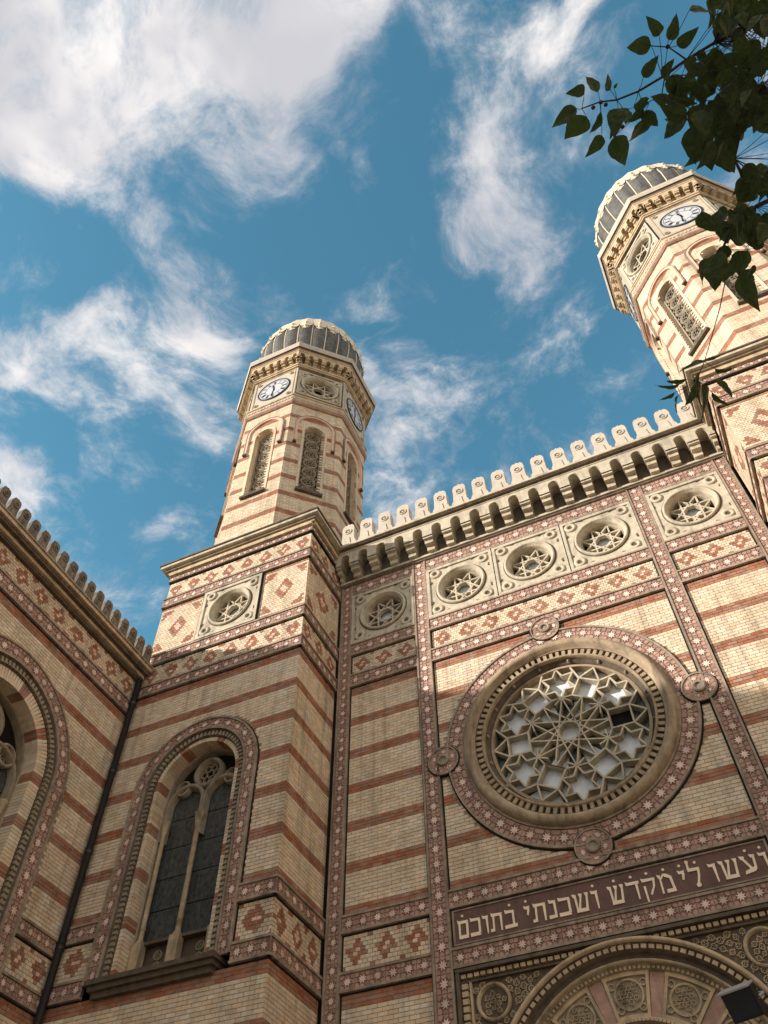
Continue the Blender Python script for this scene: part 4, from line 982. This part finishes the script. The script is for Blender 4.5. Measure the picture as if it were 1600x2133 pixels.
# ================================================================== side wing
def wing():
    root = thing('side_wing', 'lower shaded brick side wing with toothed parapet and big arched window at the left', 'building')
    xw = -11.33; fr = Fr((xw, 0, 0), (1, 0, 0)); W_ = Wall(root); n0 = -.062; g = .036
    yE, yD, yF = -2.12, -14.0, -46.0
    YC, VS, VB, RG = -5.86, 13.15, 8.6, (2.42, 1.99, 1.78, 1.46)
    mb = MB(); A = arch(YC, VS, VB, 40, 1)
    plate_hole(mb, fr, A, RG[2] + .05, -9.2, yE, VB, 17.6, n0, 'mortar', False)
    mb.box(fr, -9.2, yE, 0, VB - .3, -.5, n0, 'mortar'); mb.box(fr, yD, -9.2, 0, 17.6, -.5, n0, 'mortar'); mb.box(fr, yF, yD, 0, 17.6, -.5, -.05, 'cream_brick')
    mb.box(Fr((xw - 1.0, 0, 0), (1, 0, 0)), yF, -2.02, 0, 17.9, -9, 0, 'mortar', True)
    mb.box(fr, yF, yF + .5, 0, 17.9, -9, -.062, 'mortar', True)
    mb.box(fr, -2.035, -1.4, 0, 17.9, -1, .07, 'dark_stone', True)
    wall = mb.build('wall', root)
    for v0, v1 in ((16.43, 16.88),): W_.band(fr, yD, yE, v0, v1)
    for p, q in ((yD, YC - RG[0]), (YC + RG[0], yE)):
        W_.band(fr, p, q, 9.95, 10.32); W_.band(fr, p, q, 8.86, 9.22)
        W_.field(fr, p + .03, q - .01, 9.22 + g, 9.95 - g, n0, diaper(p, q, 9.22, 9.95, max(1, round((q - p) / .66))), L_=.1125)
    W_.field(fr, yD, yE - .01, 16.88 + g, 17.6, n0, diaper(yD, yE, 16.9, 17.62, 16), L_=.1125)
    W_.field(fr, yD, yE - .01, 10.32 + g, 16.43 - g, n0, stripes(0), [lambda u, v: (abs(u - YC) < RG[0] + .03 and v < VS) or math.hypot(u - YC, v - VS) < RG[0] + .03])
    W_.field(fr, yD, yE - .01, 7.4, 8.86 - g, n0, stripes(0))
    arch_window(W_, fr, YC, VS, VB, RG)
    W_.finish(wall)
    mb = MB()
    for z0, z1, e, mt in ((17.60, 17.68, .06, 'dark_stone'), (17.68, 17.78, .16, 'stone'), (17.78, 17.88, .28, 'dark_stone'), (17.88, 17.99, .36, 'stone'), (17.99, 18.04, .40, 'grey_stone')): mb.box(fr, yF, -2.13, z0, z1, -.5, e, mt, True)
    mb.build('cornice', root)
    mm = merlon_mesh(.37, .72, .16, 'dark_grey_stone'); y = -2.36
    while y > -26: obj_of('merlon', mm, fr_matrix(fr, y, 18.04, .20), root); y -= .392
    mb = MB(); mb.box(fr, yF, -26, 18.04, 18.74, .1, .3, 'grey_stone', True); mb.build('parapet', root)
    mb = MB(); px_, py_ = xw + .10, -2.215
    mb.tube([(px_, py_, 0), (px_, py_, 17.62)], [.085, .085], 'black_iron', 12)
    for k in range(8): mb.tube([(px_, py_, 1.3 + 2.2 * k), (px_, py_, 1.42 + 2.2 * k)], [.10, .10], 'black_iron', 12)
    mb.build('downpipe', root)  # black pipe added to darken the corner
    return root
wing()
# ================================================================== floodlight
def floodlight():
    root = thing('floodlight', 'black floodlight on a bracket in front of the carved portal arch', 'lamp')
    c = CAM + pix(1548, 2088) * ((-1.0 - CAM.y) / pix(1548, 2088).y)
    fr = Fr(c, (-.25, -.90, -.42)); 
    Nn = Vector((-.30, -.80, -.52)).normalized(); U = Vector((0, 0, 1)).cross(Nn).normalized(); V = Nn.cross(U)
    fr.N, fr.U, fr.V = Nn, U, V
    mb = MB(); mb.box(fr, -.25, .25, -.22, .20, -.09, .09, 'black_iron', True); mb.box(fr, -.19, .19, -.15, .13, -.20, -.09, 'black_iron', True)
    for i in range(6): mb.box(fr, -.2 + i * .075, -.18 + i * .075, -.16, .14, -.28, -.22, 'black_iron', True)
    b = mb.build('housing', root)
    mb = MB(); mb.box(fr, -.225, .225, -.195, .175, .09, .098, 'lamp_glass'); mb.build('glass', root)
    mb = MB(); mb.box(fr, -.27, .27, .20, .225, -.10, .21, 'lamp_grey', True); mb.build('visor', root)
    mb = MB(); p0 = fr.p(.27, 0, 0); p1 = fr.p(-.27, 0, 0); bk = fr.p(0, 0, -.42)
    mb.tube([p0, fr.p(.29, 0, -.2), bk], [.025] * 3, 'lamp_grey', 6); mb.tube([p1, fr.p(-.29, 0, -.2), bk], [.025] * 3, 'lamp_grey', 6); mb.build('yoke', root)
    mb = MB(); mb.tube([bk, (bk.x + .05, bk.y + .25, bk.z - .02), (bk.x + .1, .14, bk.z + .03)], [.04, .04, .04], 'black_iron', 8); mb.build('arm', root)
floodlight()
# ================================================================== tree
def tree():
    root = thing('tree', 'dark leafy tree branch hanging into the top right corner', 'tree')
    rng = random.Random(21)
    def P(u, v, d): return CAM + pix(u, v) * d
    # trunk and limb stand outside the frame to the right
    tb = P(2500, 1500, 5.2); base = Vector((tb.x + .3, tb.y, 0)); j = P(1850, 120, 4.6)
    mb = MB(); mb.tube([base, base + Vector((.05, .02, 1.4)), base + Vector((-.05, .1, 2.8)), Vector((tb.x - .1, tb.y, 4.2)), j + Vector((.5, -.2, -.5)), j + Vector((.3, 0, 1.0))], [.17, .15, .13, .11, .08, .05], 'bark', 10); mb.build('trunk', root)
    def limb(pts, r0, r1, name='branch'):
        mb = MB(); q = [P(*p) for p in pts]
        mb.tube(q, [r0 + (r1 - r0) * i / (len(q) - 1) for i in range(len(q))], 'bark', 6); mb.build(name, root); return q
    twigs = []
    twigs += limb([(1850, 120, 4.6), (1700, 40, 4.2), (1600, 30, 3.9), (1545, 60, 3.7), (1490, 88, 3.55)], .020, .009)
    twigs += limb([(1490, 88, 3.55), (1430, 124, 3.5), (1380, 160, 3.45), (1330, 190, 3.4), (1285, 208, 3.4), (1250, 212, 3.4), (1212, 226, 3.4)], .0055, .0022, 'twig')
    twigs += limb([(1430, 124, 3.5), (1393, 98, 3.5), (1350, 95, 3.5)], .003, .0016, 'twig')
    twigs += limb([(1385, 160, 3.45), (1378, 200, 3.45), (1352, 212, 3.45)], .0025, .0014, 'twig')
    twigs += limb([(1850, 120, 4.6), (1760, 160, 4.2), (1660, 200, 3.9), (1580, 190, 3.7), (1520, 210, 3.6), (1450, 230, 3.6), (1400, 245, 3.6)], .018, .003)
    twigs += limb([(1760, 160, 4.2), (1700, 320, 4.0), (1640, 400, 3.8), (1575, 430, 3.7), (1525, 470, 3.6), (1505, 520, 3.6), (1500, 560, 3.6)], .014, .003)
    twigs += limb([(1510, 590, 3.6), (1500, 640, 3.6), (1483, 700, 3.55), (1468, 752, 3.5), (1452, 790, 3.5)], .0022, .0014, 'twig')
    twigs += limb([(1580, 190, 3.7), (1545, 260, 3.65), (1530, 330, 3.6), (1560, 400, 3.7)], .008, .004)
    twigs += limb([(1505, 520, 3.6), (1510, 590, 3.6)], .003, .0022, 'twig')
    def leaf_mesh(w, curl, seed):
        r_ = random.Random(seed); mb = MB(); ts = [0, .05, .14, .25, .37, .5, .62, .74, .85, .94, 1.0]; pr = [.03, .42, .80, .98, 1.0, .92, .76, .55, .32, .12, .0]
        bend = r_.uniform(-.16, .16); tw = r_.uniform(-.5, .5); fold = r_.uniform(.15, .55)
        mid = [(bend * t * t, t, -curl * t * t) for t in ts]
        for sgn in (-1, 1):
            asym = r_.uniform(.85, 1.1)
            ed = [[(bend * t * t + sgn * w * q * f * asym * (1 + r_.uniform(-.05, .05)), t - .03 * q * f, -curl * t * t + fold * w * q * f * (1.25 - .5 * f) + sgn * tw * t * w * q * f + .018 * f * math.sin(17 * t + seed * 2 + sgn)) for t, q in zip(ts, pr)] for f in (.5, 1.)]
            for a_, b_ in ((mid, ed[0]), (ed[0], ed[1])):
                for i in range(len(ts) - 1):
                    f = [a_[i], a_[i + 1], b_[i + 1], b_[i]]
                    mb.face(f if sgn > 0 else f[::-1], 'leaf_green', False)
        return mb.mesh('leaf')
    LM = [leaf_mesh(w, c, i) for i, (w, c) in enumerate(((.34, .12), (.30, .25), (.37, .05), (.32, .36), (.27, .15), (.33, -.1), (.35, .45), (.29, .2)))]
    pet = MB()
    def leaf(u0, v0, u1, v1, d, roll=None, wid=1., petiole=True):
        a, b = P(u0, v0, d), P(u1, v1, d + rng.uniform(-.06, .05)); L_ = (b - a).length; y = (b - a) / L_
        view = -pix((u0 + u1) / 2, (v0 + v1) / 2)
        x = y.cross(view).normalized(); x = Matrix.Rotation(rng.uniform(-.95, .95) if roll is None else roll, 3, y) @ x; z = x.cross(y)
        M = Matrix((x * L_ * wid, y * L_, z * L_)).transposed().to_4x4(); M.translation = a
        obj_of('leaf', rng.choice(LM), M, root)
        if petiole:
            t = min(twigs, key=lambda q: (q - a).length)
            if (t - a).length < .35: pet.tube([t, (t + a) / 2 + Vector((0, 0, -.008)), a, a + y * L_ * .3], [.0014, .0011, .0010, .0006], 'bark', 4)
    Z = lambda x, y: (1130 + x / 3.047, y / 3.047)
    named = [(220, 690, 45, 795), (280, 740, 160, 905), (372, 712, 285, 850), (378, 858, 295, 1005), (455, 868, 558, 1045), (268, 565, 165, 592), (352, 582, 272, 480), (432, 570, 398, 472), (455, 560, 478, 525), (690, 285, 525, 292), (742, 222, 690, 95), (800, 252, 885, 100), (858, 290, 992, 190), (640, 490, 738, 352), (770, 500, 815, 385),
             (480, 690, 440, 845), (550, 690, 395, 842), (520, 700, 530, 800), (640, 690, 538, 782), (655, 745, 603, 935), (655, 700, 715, 828), (580, 672, 695, 620), (800, 640, 690, 612), (790, 615, 968, 672), (808, 540, 990, 572), (910, 740, 745, 712), (895, 745, 785, 888), (920, 760, 770, 745),
             (1045, 1640, 985, 1805), (1110, 1600, 1120, 1840), (1240, 1590, 1255, 1770), (1180, 1560, 1085, 1700), (1275, 1730, 1340, 1985), (1010, 1345, 1080, 1500), (1160, 960, 1228, 1090), (1080, 900, 1010, 1085), (1260, 1120, 1210, 1270), (1290, 1130, 1240, 1290), (1130, 880, 1225, 1085), (960, 800, 985, 1040), (1050, 900, 1085, 1085)]
    for x0, y0, x1, y1 in named: leaf(*Z(x0, y0), *Z(x1, y1), rng.uniform(3.3, 3.6))
    # the dense mass
    reg = [(1500, 15, 55, 40, 11), (1560, 60, 60, 75, 21), (1480, 150, 45, 35, 9), (1565, 190, 60, 75, 26), (1500, 240, 55, 55, 17), (1480, 300, 40, 40, 8), (1590, 240, 20, 30, 5), (1575, 385, 35, 25, 8), (1560, 470, 45, 35, 13), (1515, 465, 28, 22, 4), (1545, 560, 25, 25, 3), (1430, 190, 25, 20, 3),
           (1680, 120, 80, 140, 26), (1680, 400, 80, 120, 16)]
    for u, v, ru, rv, k in reg:
        for _ in range(int(k * 2.5)):
            a = rng.uniform(0, 6.28); q = math.sqrt(rng.random()); cu, cv = u + ru * q * math.cos(a), v + rv * q * math.sin(a)
            L_ = rng.uniform(30, 54); t = rng.gauss(math.radians(100), .7)
            leaf(cu - L_ / 2 * math.cos(t), cv - L_ / 2 * math.sin(t), cu + L_ / 2 * math.cos(t), cv + L_ / 2 * math.sin(t), rng.uniform(3.25, 4.0), roll=rng.uniform(-1.1, 1.1))
    # the hanging twig end, its leaves seen edge on
    for q in ((1465, 752, 1408, 768), (1470, 748, 1500, 738), (1490, 768, 1532, 776), (1428, 790, 1388, 800), (1415, 800, 1372, 810), (1405, 818, 1370, 832), (1412, 825, 1403, 862), (1458, 775, 1448, 850), (1462, 800, 1472, 880), (1452, 790, 1438, 845), (1490, 795, 1536, 824), (1484, 818, 1508, 852), (1448, 800, 1460, 862)):
        leaf(*q, rng.uniform(3.45, 3.6), roll=rng.choice((1.15, -1.1, 1.25)), wid=.8, petiole=True)
    for u, v in ((1252, 213), (1262, 218), (1236, 224), (1391, 97), (1297, 264)):
        mb = MB(); c = P(u, v, 3.4); mb.lathe((c.x, c.y), [(.001, c.z - .008), (.006, c.z - .005), (.008, c.z), (.006, c.z + .005), (.001, c.z + .008)], 'bark', 8); mb.build('berry', root)
    pet.build('leaf_stalks', root)['kind'] = 'stuff'
tree()

# ================================================================== unseen house across the side street, added for warm bounce light
def neighbour():
    root = thing('unseen_house', 'sunlit ochre plaster apartment house across the street to the right, added out of view for its warm bounce', 'building')
    fr = Fr((27, 0, 0), (-1, 0, 0)); mb = MB()
    mb.box(fr, -12, 52, 0, 20.5, -12, 0, 'ochre_plaster', True); mb.build('wall', root)
    mb = MB(); mb.box(fr, -12.3, 52.3, 20.5, 21.1, -12.3, .5, 'pale_stone', True); mb.build('cornice', root)
    wm = MB(); f0 = Fr((0, 0, 0), (0, -1, 0)); wm.box(f0, -.75, .75, -1.3, 1.3, -.02, .10, 'pale_stone'); wm.box(f0, -.6, .6, -1.15, 1.15, .1, .104, 'dark_glass'); wm.box(f0, -.03, .03, -1.15, 1.15, .104, .13, 'pale_stone'); wm.box(f0, -.9, .9, -1.45, -1.3, -.02, .22, 'pale_stone'); me = wm.mesh('window')
    for k in range(4):
        for i in range(16): obj_of('window', me, fr_matrix(fr, -9.5 + 4 * i, 3.2 + 4.6 * k, 0), root)
neighbour()
